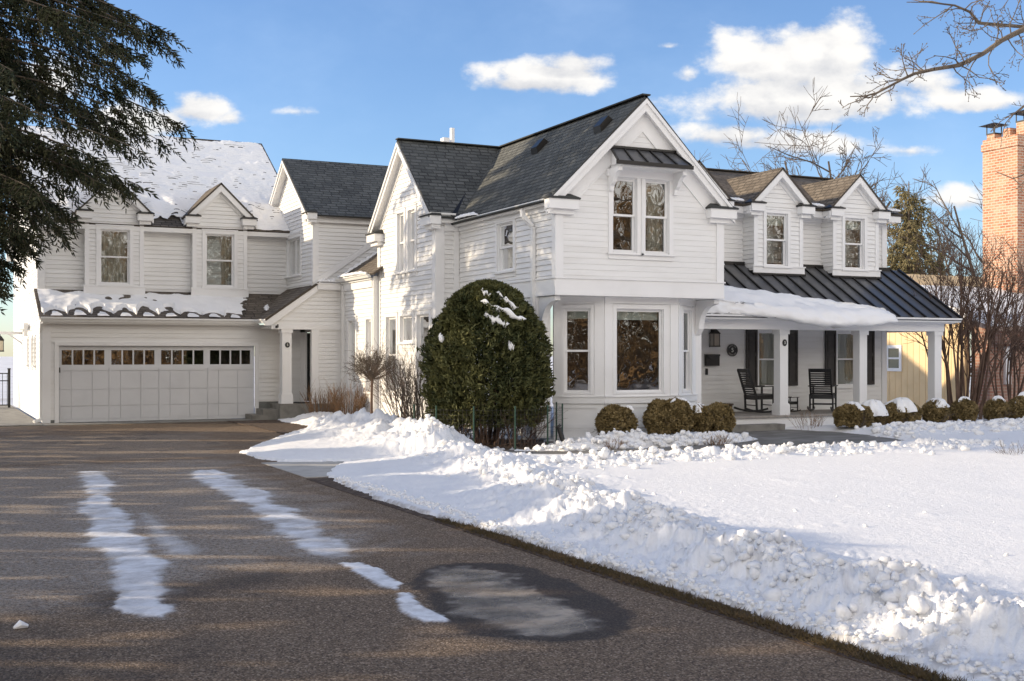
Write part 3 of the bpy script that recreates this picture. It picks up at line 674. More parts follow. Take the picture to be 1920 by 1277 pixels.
def column(x, y, z0, z1, w=.25, name='column'):
    mb = MB(); h = w/2; mb.box((x-h, y-h, z0+.26), (x+h, y+h, z1-.12)); mb.box((x-h-.035, y-h-.035, z0), (x+h+.035, y+h+.035, z0+.26)); mb.box((x-h-.02, y-h-.02, z0+.26), (x+h+.02, y+h+.02, z0+.285))
    mb.box((x-h-.03, y-h-.03, z1-.12), (x+h+.03, y+h+.03, z1)); return hb(mb, name, M_TRIM)
column(9.08, YE+.14, .46, 2.58, .27)
mb = MB(); mb.box((9.95, 34.24, .48), (10.80, 34.29, 2.48)); dr = hb(mb, 'door', M_DOOR)
mb = MB(); mb.box((9.90, 34.19, .5), (9.95, 34.30, 2.55)); mb.box((9.78, 34.255, .46), (9.90, 34.285, 2.60)); mb.box((9.78, 34.255, 2.50), (10.8, 34.285, 2.60)); sub(mb, 'door_frame', M_TRIM, dr)
mb = MB(); mb.tube([(9.99, 34.17, 1.40), (9.99, 34.24, 1.40)], .025); mb.box((9.975, 34.16, 1.38), (10.08, 34.18, 1.42)); mb.tube([(10.0, 34.20, 1.56), (10.0, 34.24, 1.56)], .03); sub(mb, 'handle', M_IRON, dr)
mb = MB(); mb.box((10.04, 34.232, 1.2), (10.7, 34.238, 2.35)); sub(mb, 'pane', M_GLASSD, dr)
mb = MB(); mb.box((8.88, YE-.02, 0), (10.7, 34.3, .45)); mb.box((8.46, YE+.25, 0), (8.88, 34.3, .30)); mb.box((8.16, YE+.25, 0), (8.46, 34.3, .15)); hb(mb, 'entry_steps', M_CONC)
mb = MB(); mb.box((9.5, 33.55, .455), (10.3, 34.1, .475)); hb(mb, 'doormat', M_BLACK)

# --- garage wing
YG, YU, GX = 34.3, 36.0, 2.75; fG = FY(YG); fU = FY(YU); fGl = FX(GX)
wall(fG, [(GX, .02), (9.82, .02), (9.82, 2.70), (GX, 2.70)], [(3.12, 8.44, 0, 2.10), (9.82, 9.9, 0, 2.6)], exp=.127)
wall(fU, [(GX+.03, 3.5), (XD, 3.5), (XD, 5.5), (GX+.03, 5.5)], exp=.127)
YGr, ZGr, SG = 41.3, 9.12, .643
wall(fGl, [(YG, .02), (46.9, .02), (46.9, 5.5), (YGr, ZGr-.1), (YU, 5.6), (YU, 3.72), (YG, 2.84)], exp=.127)
mb = MB(); corner_l(mb, GX, YG, 0, 2.68, .17, .16); corner_l(mb, GX, YU, 3.6, 5.36, .17, .16)
fbox(mb, fU, GX, XD, 5.36, 5.56, 0, .04); mb.box((GX, YU-.30, 5.52), (XD, YU, 5.56)); mb.box((GX-.2, YU-.32, 5.40), (XD, YU-.285, 5.56))
fbox(mb, fG, 3.02, 3.13, 0, 2.18, 0, .05); fbox(mb, fG, 8.43, 8.54, 0, 2.18, 0, .05); fbox(mb, fG, 3.02, 8.54, 2.09, 2.19, 0, .052); hb(mb, 'trim', M_TRIM)
mb = MB(); mb.box((8.54, YG-.03, .0), (9.3, YG+.02, .49)); hb(mb, 'foundation', M_FOUND)
mb = MB(); mb.box((GX-.02, YG-.025, -.02), (3.03, YG+.02, .09)); hb(mb, 'foundation', M_FOUND)
roof_part([((GX-.12, YG-.28, 2.83), (8.6, YG-.28, 2.83), (9.8, YU+.02, 3.70), (GX-.12, YU+.02, 3.70))], M_SHB, .06)
roof_part([((GX-.25, YU-.34, 5.56), (10.35, YU-.34, 5.56), (10.35, YGr, ZGr), (GX-.25, YGr, ZGr)),
           ((10.35, 47.0, ZGr-5.7*SG), (GX-.25, 47.0, ZGr-5.7*SG), (GX-.25, YGr, ZGr+.002), (10.35, YGr, ZGr+.002))], M_SHB, .06)
mb = MB(); mb.beam((GX-.26, YGr, ZGr+.02), (10.36, YGr, ZGr+.02), .26, .05)
mb.beam((10.36, YU-.2, 5.62), (10.36, YGr, ZGr+.03), .07, .08, (0, -.5, .8)); hb(mb, 'ridge_cap', M_SHB)
mb = MB()
for sgn, ye, ze in ((1, YU-.34, 5.56), (-1, 47.0, ZGr-5.7*SG)):
    mb.prism([(GX-.25, ye, ze-.06), (GX-.25, YGr, ZGr-.06), (GX-.25, YGr, ZGr-.28), (GX-.25, ye, ze-.28)], (.05, 0, 0))
    mb.prism([(GX-.2, ye, ze-.22), (GX-.2, YGr, ZGr-.22), (GX-.2, YGr, ZGr-.25), (GX-.2, ye, ze-.25)], (.2, 0, 0))
hb(mb, 'barge_boards', M_TRIM)
mb = MB(); gutter(mb, (GX-.1, YG-.25, 2.85), (8.42, YG-.25, 2.85), (0, -1, 0), .13, .13); fbox(mb, fG, GX-.05, 8.5, 2.68, 2.73, 0, .27); hb(mb, 'gutter', M_GUT)
mb = MB(); gp = [(GX-.06, YG-.1, 2.7), (GX-.06, YG+.05, 2.45), (GX-.06, YG+.05, .12), (GX-.25, YG-.05, .05)]
for p, q in zip(gp[:-1], gp[1:]): mb.beam(p, q, .08, .10, (0, 1, 0))
hb(mb, 'downspout', M_GUT)
# garage door
GD = YG+.07; fg = FY(GD); mb = MB(); bays = [(3.14, 4.42), (4.42, 5.75), (5.75, 7.10), (7.10, 8.43)]
fbox(mb, fg, 3.13, 8.43, 0.02, 1.50, -.05, 0)
for a, b in bays:
    fbox(mb, fg, a, b, 1.97, 2.09, -.05, 0); fbox(mb, fg, a, b, 1.50, 1.57, -.05, 0)
    ws = [(a+.06+i*(b-a-.16)/4, a+.06+(i+1)*(b-a-.16)/4) for i in range(4)]
    fbox(mb, fg, a, a+.07, 1.57, 1.97, -.05, 0); fbox(mb, fg, b-.11, b, 1.57, 1.97, -.05, 0)
    for (p, q) in ws[1:]: fbox(mb, fg, p-.015, p+.025, 1.57, 1.97, -.05, 0)
    # raised rails and stiles of the carriage pattern
    for (p, q) in ((a+.009, a+.30), (a+.314, a+.84), (a+.854, b-.009)):
        for z0, z1 in ((.10, .443), (.457, .893), (.907, 1.40)): fbox(mb, fg, p, q, z0, z1, 0, .022)
    fbox(mb, fg, a+.009, b-.009, 1.412, 1.495, 0, .03); fbox(mb, fg, a+.009, b-.009, .02, .09, 0, .03)
gd = hb(mb, 'garage_door', M_GDOOR)
for a, b in bays:
    mp = MB(); mp.face([fg.p(a+.06, 1.56, -.03), fg.p(b-.10, 1.56, -.03), fg.p(b-.10, 1.98, -.03), fg.p(a+.06, 1.98, -.03)]); sub(mp, 'pane', M_GLASSD, gd)
mb = MB(); mb.box((3.2, GD+.06, .1), (8.4, GD+2.5, 2.4)); sub(mb, 'garage_interior', M_ROOM, gd)
mb = MB(); fbox(mb, fg, 3.14, 3.17, 1.36, 1.50, 0, .05); sub(mb, 'handle', M_IRON, gd)
# dormers (used by both wings)
def dormer(xc, yf, yb, zb, zcor, zpk, half, cor, gs, gz, shm, rise_back, curt, shade=0, ledge=.16):
    f = FY(yf); h = window(f, gs[0], gs[1], gz[0], gz[1], cas=.09, curtain=curt, shade=shade, sill=True, head=True)
    mb = MB(); sl = (zpk-zcor)/(cor)
    clapboard(mb, f, [(xc-half, zb), (xc+half, zb), (xc+half, zcor), (xc, zpk-.14), (xc-half, zcor)], [h], exp=.118)
    for s in (-1, 1):
        clapboard(mb, FX(xc-half) if s < 0 else FXp(xc+half), [(yf, zb-.05), (yb, zb-.05), (yb, zcor), (yf, zcor)], exp=.118)
    d = hb(mb, 'dormer', M_SID)
    mb = MB()
    fbox(mb, f, xc-half-.025, xc-half+.09, zb+ledge, zcor-.1, 0, .03); fbox(mb, f, xc+half-.09, xc+half+.025, zb+ledge, zcor-.1, 0, .03)
    fbox(mb, f, xc-half-.06, xc+half+.06, zb-.06, zb+ledge, -.02, .05); fbox(mb, f, xc-half-.08, xc+half+.08, zb+ledge, zb+ledge+.03, -.02, .075)
    k = math.hypot(1, sl); ov = .18
    for s in (-1, 1):
        e = xc+s*(cor+.02); ze = zpk-sl*(cor+.02)
        fprism(mb, f, [(e, ze-.05), (xc, zpk-.05), (xc, zpk-.05-.15*k), (e, ze-.05-.15*k)], ov-.04, ov)
        fprism(mb, f, [(e, ze-.16*k), (xc, zpk-.16*k), (xc, zpk-.19*k), (e, ze-.19*k)], 0, ov-.04)
        fprism(mb, f, [(xc+s*half*.98, zpk-.19*k-sl*half*.98), (xc, zpk-.19*k), (xc, zpk-.27*k), (xc+s*half*.98, zpk-.27*k-sl*half*.98)], 0, .03)
    sub(mb, 'dormer_trim', M_TRIM, d)
    rw = .42
    for s, q in ((-1, (xc-cor, xc-cor+rw)), (1, (xc+cor-rw, xc+cor))):
        mt, mc = MB(), MB(); cornice_return(mt, mc, f, *q, zcor-.02, .24, .19)
        x0, x1 = sorted((xc+s*cor, xc+s*half)); mt.box((x0, yf+.03, zcor-.21), (x1, yb, zcor-.02))
        sub(mt, 'eave_return', M_TRIM, d); sub(mc, 'eave_return_cap', M_SEAM, d)
    mr = MB(); e = cor+.05; ze = zpk-sl*e
    slab(mr, (xc-e, yf-ov-.02, ze), (xc-e, rise_back, ze), (xc, rise_back, zpk), (xc, yf-ov-.02, zpk), t=.045)
    slab(mr, (xc+e, rise_back, ze), (xc+e, yf-ov-.02, ze), (xc, yf-ov-.02, zpk+.002), (xc, rise_back, zpk+.002), t=.045)
    sub(mr, 'dormer_roof', shm, d)
    return d
dormer(4.75, 35.7, 37.2, 3.62, 5.90, 6.92, .78, 1.04, (4.34, 5.17), (3.86, 5.42), M_SHB, 38.2, [(.0, 1.)])
dormer(7.74, 35.7, 37.2, 3.62, 5.90, 6.92, .78, 1.04, (7.31, 8.16), (3.86, 5.42), M_SHB, 38.2, [(.62, 1.)], .0)

# --- right wing with the porch
YP, XW0, XW1 = 25.5, XR, 23.97; fP = FY(YP); YD_ = 25.02
wins = [window(fP, 19.60, 20.42, .98, 2.47, cas=.06, curtain=[(0, 1.)], head=False), window(fP, 22.24, 23.10, .98, 2.47, cas=.06, curtain=[(0, 1.)], head=False)]
wall(fP, [(XW0, .36), (XW1, .36), (XW1, 5.6), (XW0, 5.6)], wins, exp=.118, t=.016)
wall(FXp(XW1), [(YP, .1), (30.6, .1), (30.6, 5.6), (28.1, 7.0), (YP, 5.6)])
mb = MB(); fbox(mb, fP, XW1-.14, XW1+.034, .36, 5.45, 0, .034); fbox(mb, fP, XW0, XW1, 5.40, 5.64, 0, .05)
mb.box((XW0, YP-.34, 5.50), (XW1+.25, YP-.30, 5.70)); mb.box((XW0, YP-.30, 5.50), (XW1+.25, YP, 5.53)); hb(mb, 'trim', M_TRIM)
SR = .5
roof_part([((XW0-.2, YP-.38, 5.71), (XW1+.3, YP-.38, 5.71), (XW1+.3, 28.1, 7.08), (XW0-.2, 28.1, 7.08)), ((XW1+.3, 30.9, 5.66), (XW0-.2, 30.9, 5.66), (XW0-.2, 28.1, 7.08), (XW1+.3, 28.1, 7.08))], M_SHB)
mb = MB(); mb.beam((XW0, 28.1, 7.1), (XW1+.3, 28.1, 7.1), .22, .03); hb(mb, 'ridge_cap', M_SHB)
for xc, gs, sh in ((17.27, (16.90, 17.60), .2), (19.87, (19.47, 20.16), .22), (22.47, (22.08, 22.76), .2)):
    dormer(xc, YD_, 26.6, 4.02, 5.74, 6.70, .77, 1.02, gs, (4.15, 5.52), M_SHB, 27.6, None, sh, .10)
# porch roof of standing-seam metal
PR0, PR1 = (23.22, 2.80), (25.46, 4.20); slp = (PR1[1]-PR0[1])/(PR1[0]-PR0[0])
pz = lambda y: PR0[1]+(y-PR0[0])*slp
mb = MB(); mb.prism([(XW0, PR0[0], PR0[1]), (24.42, PR0[0], PR0[1]), (24.42, PR1[0], PR1[1]), (XW0, PR1[0], PR1[1])], (0, 0, -.04)); pr = hb(mb, 'porch_roof', M_METAL)
mb = MB(); x = XW0+.1
while x < 24.4:
    mb.beam((x, PR0[0]-.01, pz(PR0[0])+.02), (x, PR1[0]-.03, pz(PR1[0]-.03)+.02), .035, .05, (0, -.5, .85)); x += .445
mb.beam((24.41, PR0[0]-.01, pz(PR0[0])+.02), (24.41, PR1[0], pz(PR1[0])+.02), .06, .06, (0, -.5, .85)); mb.box((XW0, PR0[0]-.035, PR0[1]-.07), (24.45, PR0[0]+.01, PR0[1]+.012))
mb.box((XW0, 25.40, 4.16), (XW1+.15, 25.48, 4.26))
for xc in (17.27, 19.87, 22.47): mb.box((xc-.84, YD_-.09, 3.905), (xc+.84, YD_+.2, 3.955)); mb.box((xc-.85, YD_-.03, 3.80), (xc-.80, 25.45, 4.02)); mb.box((xc+.80, YD_-.03, 3.80), (xc+.85, 25.45, 4.02))
sub(mb, 'seam', M_SEAM, pr)
mb = MB(); mb.box((XW0-.1, 23.30, 2.68), (24.42, 23.36, 2.80)); mb.box((XW0-.1, 23.54, 2.46), (24.18, 23.80, 2.66)); mb.box((XW0, 23.36, 2.66), (24.36, 25.5, 2.69)); mb.box((23.93, 23.8, 2.46), (24.17, 25.47, 2.66))
mb.prism([(24.30, 23.34, 2.68), (24.30, 25.47, 2.68), (24.30, 25.47, 4.12), (24.30, 23.34, 2.74)], (.05, 0, 0)); hb(mb, 'porch_beam', M_TRIM)
mb = MB(); gutter(mb, (XW0, 23.28, 2.80), (24.44, 23.28, 2.80), (0, -1, 0), .11, .11); hb(mb, 'gutter', M_GUT)
for x in (18.92, 21.45, 24.02): column(x, 23.72, .36, 2.47, .245)
mb = MB(); mb.box((XW0, 23.50, .31), (24.3, 25.5, .36)); hb(mb, 'porch_deck', M_DECK)
mb = MB(); mb.box((XW0, 23.56, .0), (24.26, 23.60, .31)); mb.box((24.22, 23.6, 0), (24.26, 25.5, .31)); hb(mb, 'deck_skirt', M_TRIM)
def shutter(s0, s1, z0, z1):
    mb = MB(); fr = fP; o = .03; zm = z0+(z1-z0)*.55
    fbox(mb, fr, s0, s0+.055, z0, z1, o, o+.035); fbox(mb, fr, s1-.055, s1, z0, z1, o, o+.035)
    for a, b in ((z0, z0+.09), (zm-.04, zm+.04), (z1-.09, z1)): fbox(mb, fr, s0+.055, s1-.055, a, b, o, o+.034)
    for a, b in ((z0+.09, zm-.04), (zm+.04, z1-.09)):
        fbox(mb, fr, s0+.055, s1-.055, a, b, o, o+.014)
        fbox(mb, fr, s0+.09, s1-.09, a+.05, b-.05, o+.014, o+.026)
    return hb(mb, 'shutter', M_SHUT)
for a, b in ((19.17, 19.53), (20.49, 20.86), (21.80, 22.17), (23.17, 23.53)): shutter(a, b, 1.02, 2.52)

# ------------------------------------------------------------------ ground, driveway, paths, snow
def sheet(name, x0, x1, y0, y1, z, m, kind='structure', lab=None, zt=None):
    mb = MB()
    if zt is None: mb.face([(x0, y0, z), (x1, y0, z), (x1, y1, z), (x0, y1, z)])
    else: mb.box((x0, y0, z), (x1, y1, zt))
    return tag(mb.build(name, m), lab, None, None, kind)
sheet('ground', -700, 900, -700, 1200, -.08, M_GROUND)
def lines(*segs):
    out = []
    for a, b, st in segs: out += list(np.arange(a, b-1e-6, st))
    return np.array(out+[segs[-1][1]])
gx = lines((-14, -2, .5), (-2, .6, .12), (.6, 5.25, .03), (5.25, 9.3, .12)); gy = lines((-4, 4.6, .3), (4.6, 11, .03), (11, 21, .045), (21, 33.25, .12))
Xg, Yg = np.meshgrid(gx, gy)
n1 = fbm(Xg, Yg, 1.6, 5, .6); n2 = fbm(Xg, Yg, 7, 4, .6, off=5)
ICE1 = [(2.11, 20.05), (2.45, 19.89), (2.41, 18.06), (2.09, 16.41), (2.08, 14.91), (1.96, 13.48), (1.94, 12.44), (1.89, 10.92), (1.71, 10.16), (1.65, 9.69), (1.51, 9.2), (1.59, 8.95), (1.49, 8.64), (1.24, 8.92), (1.23, 9.38), (1.33, 9.97), (1.35, 10.47), (1.45, 11.61), (1.37, 12.34), (1.57, 13.67), (1.59, 14.88), (1.94, 17.16)]
ICE2 = [(3.88, 19.58), (4.19, 19.43), (4.09, 16.86), (3.94, 14.87), (3.89, 13.5), (3.68, 11.99), (3.65, 10.88), (3.45, 10.57), (3.2, 10.76), (3.19, 11.64), (3.34, 12.81), (3.51, 14.49), (3.46, 15.42), (3.55, 17.51), (3.6, 18.76)]
ICE3 = [(3.29, 10.21), (3.47, 10.18), (3.5, 9.7), (3.43, 9.07), (3.3, 8.85), (3.21, 9.16), (3.23, 9.75)]
ICE4 = [(3.26, 8.75), (3.36, 8.7), (3.26, 8.14), (3.25, 7.62), (3.09, 7.72), (3.04, 8.15)]
ICE5 = [(2.27, 14.55), (2.25, 13.34), (2.27, 11.55), (2.14, 11.28), (1.92, 11.38), (2.05, 12.79)]
PUD = [(3.79, 9.56), (4.26, 9.86), (4.66, 9.58), (4.64, 8.74), (4.66, 8.0), (4.52, 7.33), (4.24, 6.91), (3.92, 6.73), (3.63, 6.76), (3.36, 7.0), (3.21, 7.32), (3.2, 7.78), (3.3, 8.33), (3.45, 9.06)]
PUDI = [(3.87, 9.52), (4.26, 9.62), (4.39, 9.13), (4.23, 8.32), (4.24, 7.66), (4.17, 7.21), (3.97, 6.95), (3.68, 6.93), (3.46, 7.12), (3.37, 7.51), (3.4, 8.07), (3.52, 8.67)]
streak = fbm(Xg*.6, Yg, 2.6, 4, .6, off=2)
n3 = fbm(Xg*.8, Yg, 6, 4, .65, off=13)
def cover(poly, soft, rag): return sstep(sdf(Xg, Yg, poly)+rag*n1+.22*soft*n3+.02*n2, -soft*.5, soft)
near1 = sstep(Yg, 11.5, 8.8)
ice = cover(ICE1, .09, .09)*(.80+.35*streak*(1-near1)); ice1n = cover(ICE1, .02, .05)*near1; ice = np.maximum(ice, ice1n*.92)
ice = np.maximum(ice, cover(ICE2, .11, .11)*(.80+.35*streak)); ice = np.maximum(ice, cover(ICE3, .02, .035)); ice = np.maximum(ice, cover(ICE4, .02, .03)); ice = np.maximum(ice, cover(ICE5, .22, .08)*.55)
ice = np.maximum(ice, .42*np.maximum(cover(ICE1, .42, .16), cover(ICE2, .48, .18))*sstep(n3+.6*n1, -.5, .5)*(1-.7*near1)); ice = np.clip(ice, 0, 1)*(.9+.1*sstep(n2, -.4, .1))
frost = sstep(sdf(Xg, Yg, [(-3, 21), (4.7, 21.5), (4.6, 15), (4.1, 11.2), (3.3, 10.3), (2.4, 10.2), (1.0, 9.4), (-3, 9)])+.5*n1, -.5, .6)*.75
frost = np.maximum(frost, sstep(sdf(Xg, Yg, [(-6, 29), (6, 29), (5, 22), (-6, 21)])+.8*n1, -.6, .8)*.45)
pd = sdf(Xg, Yg, PUD)+.07*n1+.03*n2
wet = sstep(pd, -.03, .04)
wet = np.maximum(wet, sstep(sdf(Xg, Yg, [(-10, 33.3), (9, 33.3), (8.4, 30.5), (3, 31), (-10, 31.2)])+.6*n1, -.3, .5)*.7)
wet = np.maximum(wet, .55*sstep(n1+.6*fbm(Xg, Yg, .35, 3, .5, off=9), .45, .8)*sstep(Yg, 20, 24)); wet = np.maximum(wet, .6*cover([(1.0, 9.8), (1.9, 9.9), (2.9, 10.3), (2.6, 9.6), (1.75, 9.1), (1.0, 8.9)], .2, .1)); wet = np.maximum(wet, .55*sstep(sdf(Xg, Yg, [(-8, 9.2), (.6, 9.0), (1.6, 6.8), (2.4, 3), (-8, 0)])+.5*n1+.12*n2, -.4, .7))
pud = sstep(sdf(Xg, Yg, PUDI)+.12*n1+.06*n2+.05*n3, -.06, .14)*(.82+.25*sstep(n3, -.3, .4))
wet = np.clip(wet, 0, 1)*(1-ice)
zz = .006*sstep(ice, .35, .8)*(1+.5*n2)+.003*ice
drv = np_mesh('driveway', np.stack([Xg, Yg, zz], -1).reshape(-1, 3), grid_faces(len(gy), len(gx)), M_ASPH, smooth=True, attrs=dict(ice=ice.ravel(), frost=frost.ravel(), wet=wet.ravel(), puddle=(pud*(1-ice)).ravel()))
tag(drv, kind='structure')
sheet('garage_apron', 2.2, 8.2, 33.25, 34.36, -.05, M_CONC, zt=.012); sheet('side_path', -3, 2.65, 33.26, 47, -.05, M_CONC, zt=.03)
WALK = [(8.6, 19.7), (9.9, 18.85), (11, 18.62), (12.7, 18.48), (15, 18.3), (16.4, 18.4), (18.1, 18.8), (18.6, 19.3), (19.0, 20.9), (19.1, 22.1), (18.75, 23.2), (17.0, 23.3), (16.2, 20.8), (14.7, 19.95), (12.3, 19.75), (11, 19.75), (9.5, 20.5)]
sheet('walk_slab', 5.08, 8.2, 17.5, 20.2, -.05, mat('pale_concrete', (.46, .44, .40), .85, noise=(3, (.36, .34, .31), .4, .75)), zt=.010)
mb = MB(); mb.face([(x, y, .024) for x, y in [(8.2, 17.7), (9, 17.9), (16, 17.6), (19.2, 18.2), (20, 23.5), (16.5, 23.5), (15.3, 20.6), (9, 20.6), (8.2, 20.4)]]); tag(mb.build('walkway', M_WALK), kind='structure')
sheet('planting_bed', 8.4, 27, 19.4, 24.0, -.03, M_MULCH, zt=.02); sheet('side_bed', 7.4, 11.45, 24.0, 33.2, -.03, M_MULCH, zt=.016)
sheet('verge', 5.02, 5.75, -3, 17.3, -.03, M_MULCH, zt=.008)
mb = MB(); mb.box((17.02, 23.18, 0), (18.62, 23.52, .17)); tag(mb.build('porch_step', M_CONC), 'low grey stone step in front of the porch deck', 'step')
# snow field with its ploughed banks: finer rows near the drive, coarser far away
Fr_ = 2.6*1.0052**np.arange(580); ar = np.concatenate([np.arange(-.60, -.235, .01), np.arange(-.235, .52, .0013), np.arange(.52, .8, .006), np.arange(.8, 2.6, .03)])
Fm, Am = np.meshgrid(Fr_, ar, indexing='ij'); ct, st = math.cos(TH), math.sin(TH)
Xs = Am*Fm*ct+Fm*st; Ys = -Am*Fm*st+Fm*ct
SN = [(5.10, -6), (5.16, 5), (5.22, 6), (5.24, 7), (5.24, 8.3), (5.24, 9.6), (5.26, 10.8), (5.2, 11.7), (5.12, 12.75), (5.12, 14.6), (5.25, 16.4), (5.43, 17.6), (6.32, 19.62), (7.4, 19.68), (7.4, 19.76), (6.35, 19.8), (5.45, 20.2), (5.25, 20.9), (5.25, 22.4), (6.2, 24.6), (7.4, 27.1), (8.75, 29.6), (8.65, 31.8), (8.75, 33.1), (10.9, 33.1), (11.6, 27), (11.6, 24), (60, 24), (60, -6)]
m1 = fbm(Xs, Ys, 1.3, 5, .55, off=3); m2 = fbm(Xs, Ys, 4.2, 4, .55, off=8); m3 = fbm(Xs, Ys, 13, 3, .55, off=1); rid = fbm(Xs, Ys, 2.1, 5, .55, True, off=6)
sd = sdf(Xs, Ys, SN)+.05*m1+.05*m2+.03*m3
CREST = [(7.5, 28.6), (8.37, 26.8), (8.9, 25.0), (8.55, 22.3), (8.4, 20.3), (7.73, 17.03), (6.93, 13.64), (6.56, 12.09), (6.28, 10.56), (6.16, 9.31), (6.1, 8.48), (5.98, 7.42), (5.95, 6.44), (5.95, 5.3), (5.95, 3)]
cd = pdist(Xs, Ys, CREST); bank = np.exp(-(cd/.72)**2); bankw = np.exp(-(cd/1.15)**2)
lawn = .075+.012*fbm(Xs, Ys, .35, 3)+.003*m1
h = lawn*sstep(sd, 0, .9)+.045*sstep(sd, .0, .05)
h += bank*(.165+.10*m1)*sstep(sd, 0, 1.1)
crumb = np.maximum(0, m2)*.5+np.maximum(0, fbm(Xs, Ys, 7.5, 3, .5, off=31))*.35
h += bankw*sstep(sd, .05, .5)*(.022*m2+.010*m3)+np.exp(-(cd/.5)**2)*sstep(sd, .15, .6)*(.035*sstep(m2, -.1, .4)+.02*m2)
lobe1 = np.exp(-(((Xs-8.2)/1.5)**2+((Ys-24.6)/2.6)**2)); h += lobe1*sstep(sd, 0, 1.5)*(.22+.06*m1+.03*m2)
lobe2 = np.exp(-(((Xs-8.5)/.9)**2+((Ys-20.9)/1.0)**2)); h += lobe2*sstep(sd, 0, .8)*(.22+.07*m1+.05*m2)
bed = np.exp(-(((Xs-9.6)/.9)**2+((Ys-31.6)/1.6)**2)); h += bed*sstep(sd, 0, .5)*(.10+.08*m1+.05*m2)
# chunks thrown beside the walk
thr = np.exp(-((Ys-17.1)/.55)**2)*sstep(Xs, 8.2, 9.5)*sstep(Xs, 19.5, 17.5); h += thr*(.0+.05*sstep(m1, -.2, .4)+.09*sstep(m2, .0, .4)*sstep(m1, -.3, .3)+.025*m3)
thr2 = np.exp(-((Ys-20.4)/.8)**2)*sstep(Xs, 18.6, 19.6); h += thr2*(.10+.12*np.maximum(0, m1)+.06*m2)
nb = np.exp(-((Ys-20.35)/.5)**2)*sstep(Xs, 9.3, 10.4)*sstep(Xs, 16.6, 15.6); h += nb*(.05+.12*np.maximum(0, m1+.1)+.09*np.maximum(0, m2)+.04*m3)
scat = np.maximum(0, fbm(Xs, Ys, 1.1, 3, .5, off=21)-.62)*.35*.5*np.exp(-np.maximum(0, cd-.6)/1.6)*sstep(Xs, 6.1, 7.0); h += scat
wk = sdf(Xs, Ys, WALK)+.05*m1+.06*m2+.02*m3
h = np.where(wk > -.5, h*sstep(-wk, -.0, .5)-.05*sstep(wk, -.02, .05), h)
mul = 1-np.sqrt(((Xs-10.4)/1.5)**2+((Ys-22.2)/1.75)**2)+.22*m1+.16*m2-.5*sstep(Xs, 9.3, 8.7); h = np.where(mul > -.3, h*sstep(-mul, -.2, .3)-.06*sstep(mul, .1, .3), h)
mul2 = 1-np.sqrt(((Xs-10.6)/1.0)**2+((Ys-26.6)/2.6)**2)+.3*m1+.3*m2; h = np.where(mul2 > -.2, h*sstep(-mul2, -.25, .2)-.06*sstep(mul2, .1, .3), h)
hb_ = np.exp(-((Ys-19.95)/.14)**2)*sstep(Xs, 11.5, 12.2)*sstep(Xs, 16.2, 15.8); h -= hb_*.12*np.maximum(0, m2+.25)
h = np.where(sd > -.0, h, -.06)+np.where(sd > 0, .010*m3*bankw, 0)
V = np.stack([Xs, Ys, h], -1).reshape(-1, 3); hv = h.ravel(); F = grid_faces(len(Fr_), len(ar)); keep = hv[F].max(1) > .018
dirt = sstep(sd, .16, .0)*sstep(m2+.5*m3, -.25, .6)*sstep(Ys, 17.5, 15)*.75; dirt = np.maximum(dirt, .8*sstep(sd, .55, .05)*sstep(m2+.4*m3+.3*m1, -.1, .7)*sstep(Ys, 6.4, 5.0)); dirt = np.maximum(dirt, .55*sstep(m3+m2, 1.15, 1.6)*sstep(cd, 1.2, .3))
V, F, at_ = compact(V, F[keep], dict(dirt=dirt.ravel())); snow_f = np_mesh('snow_field', V, F, snow_mat('ploughed_snow', 9, .55, .035, True), smooth=True, attrs=at_); tag(snow_f, kind='structure')

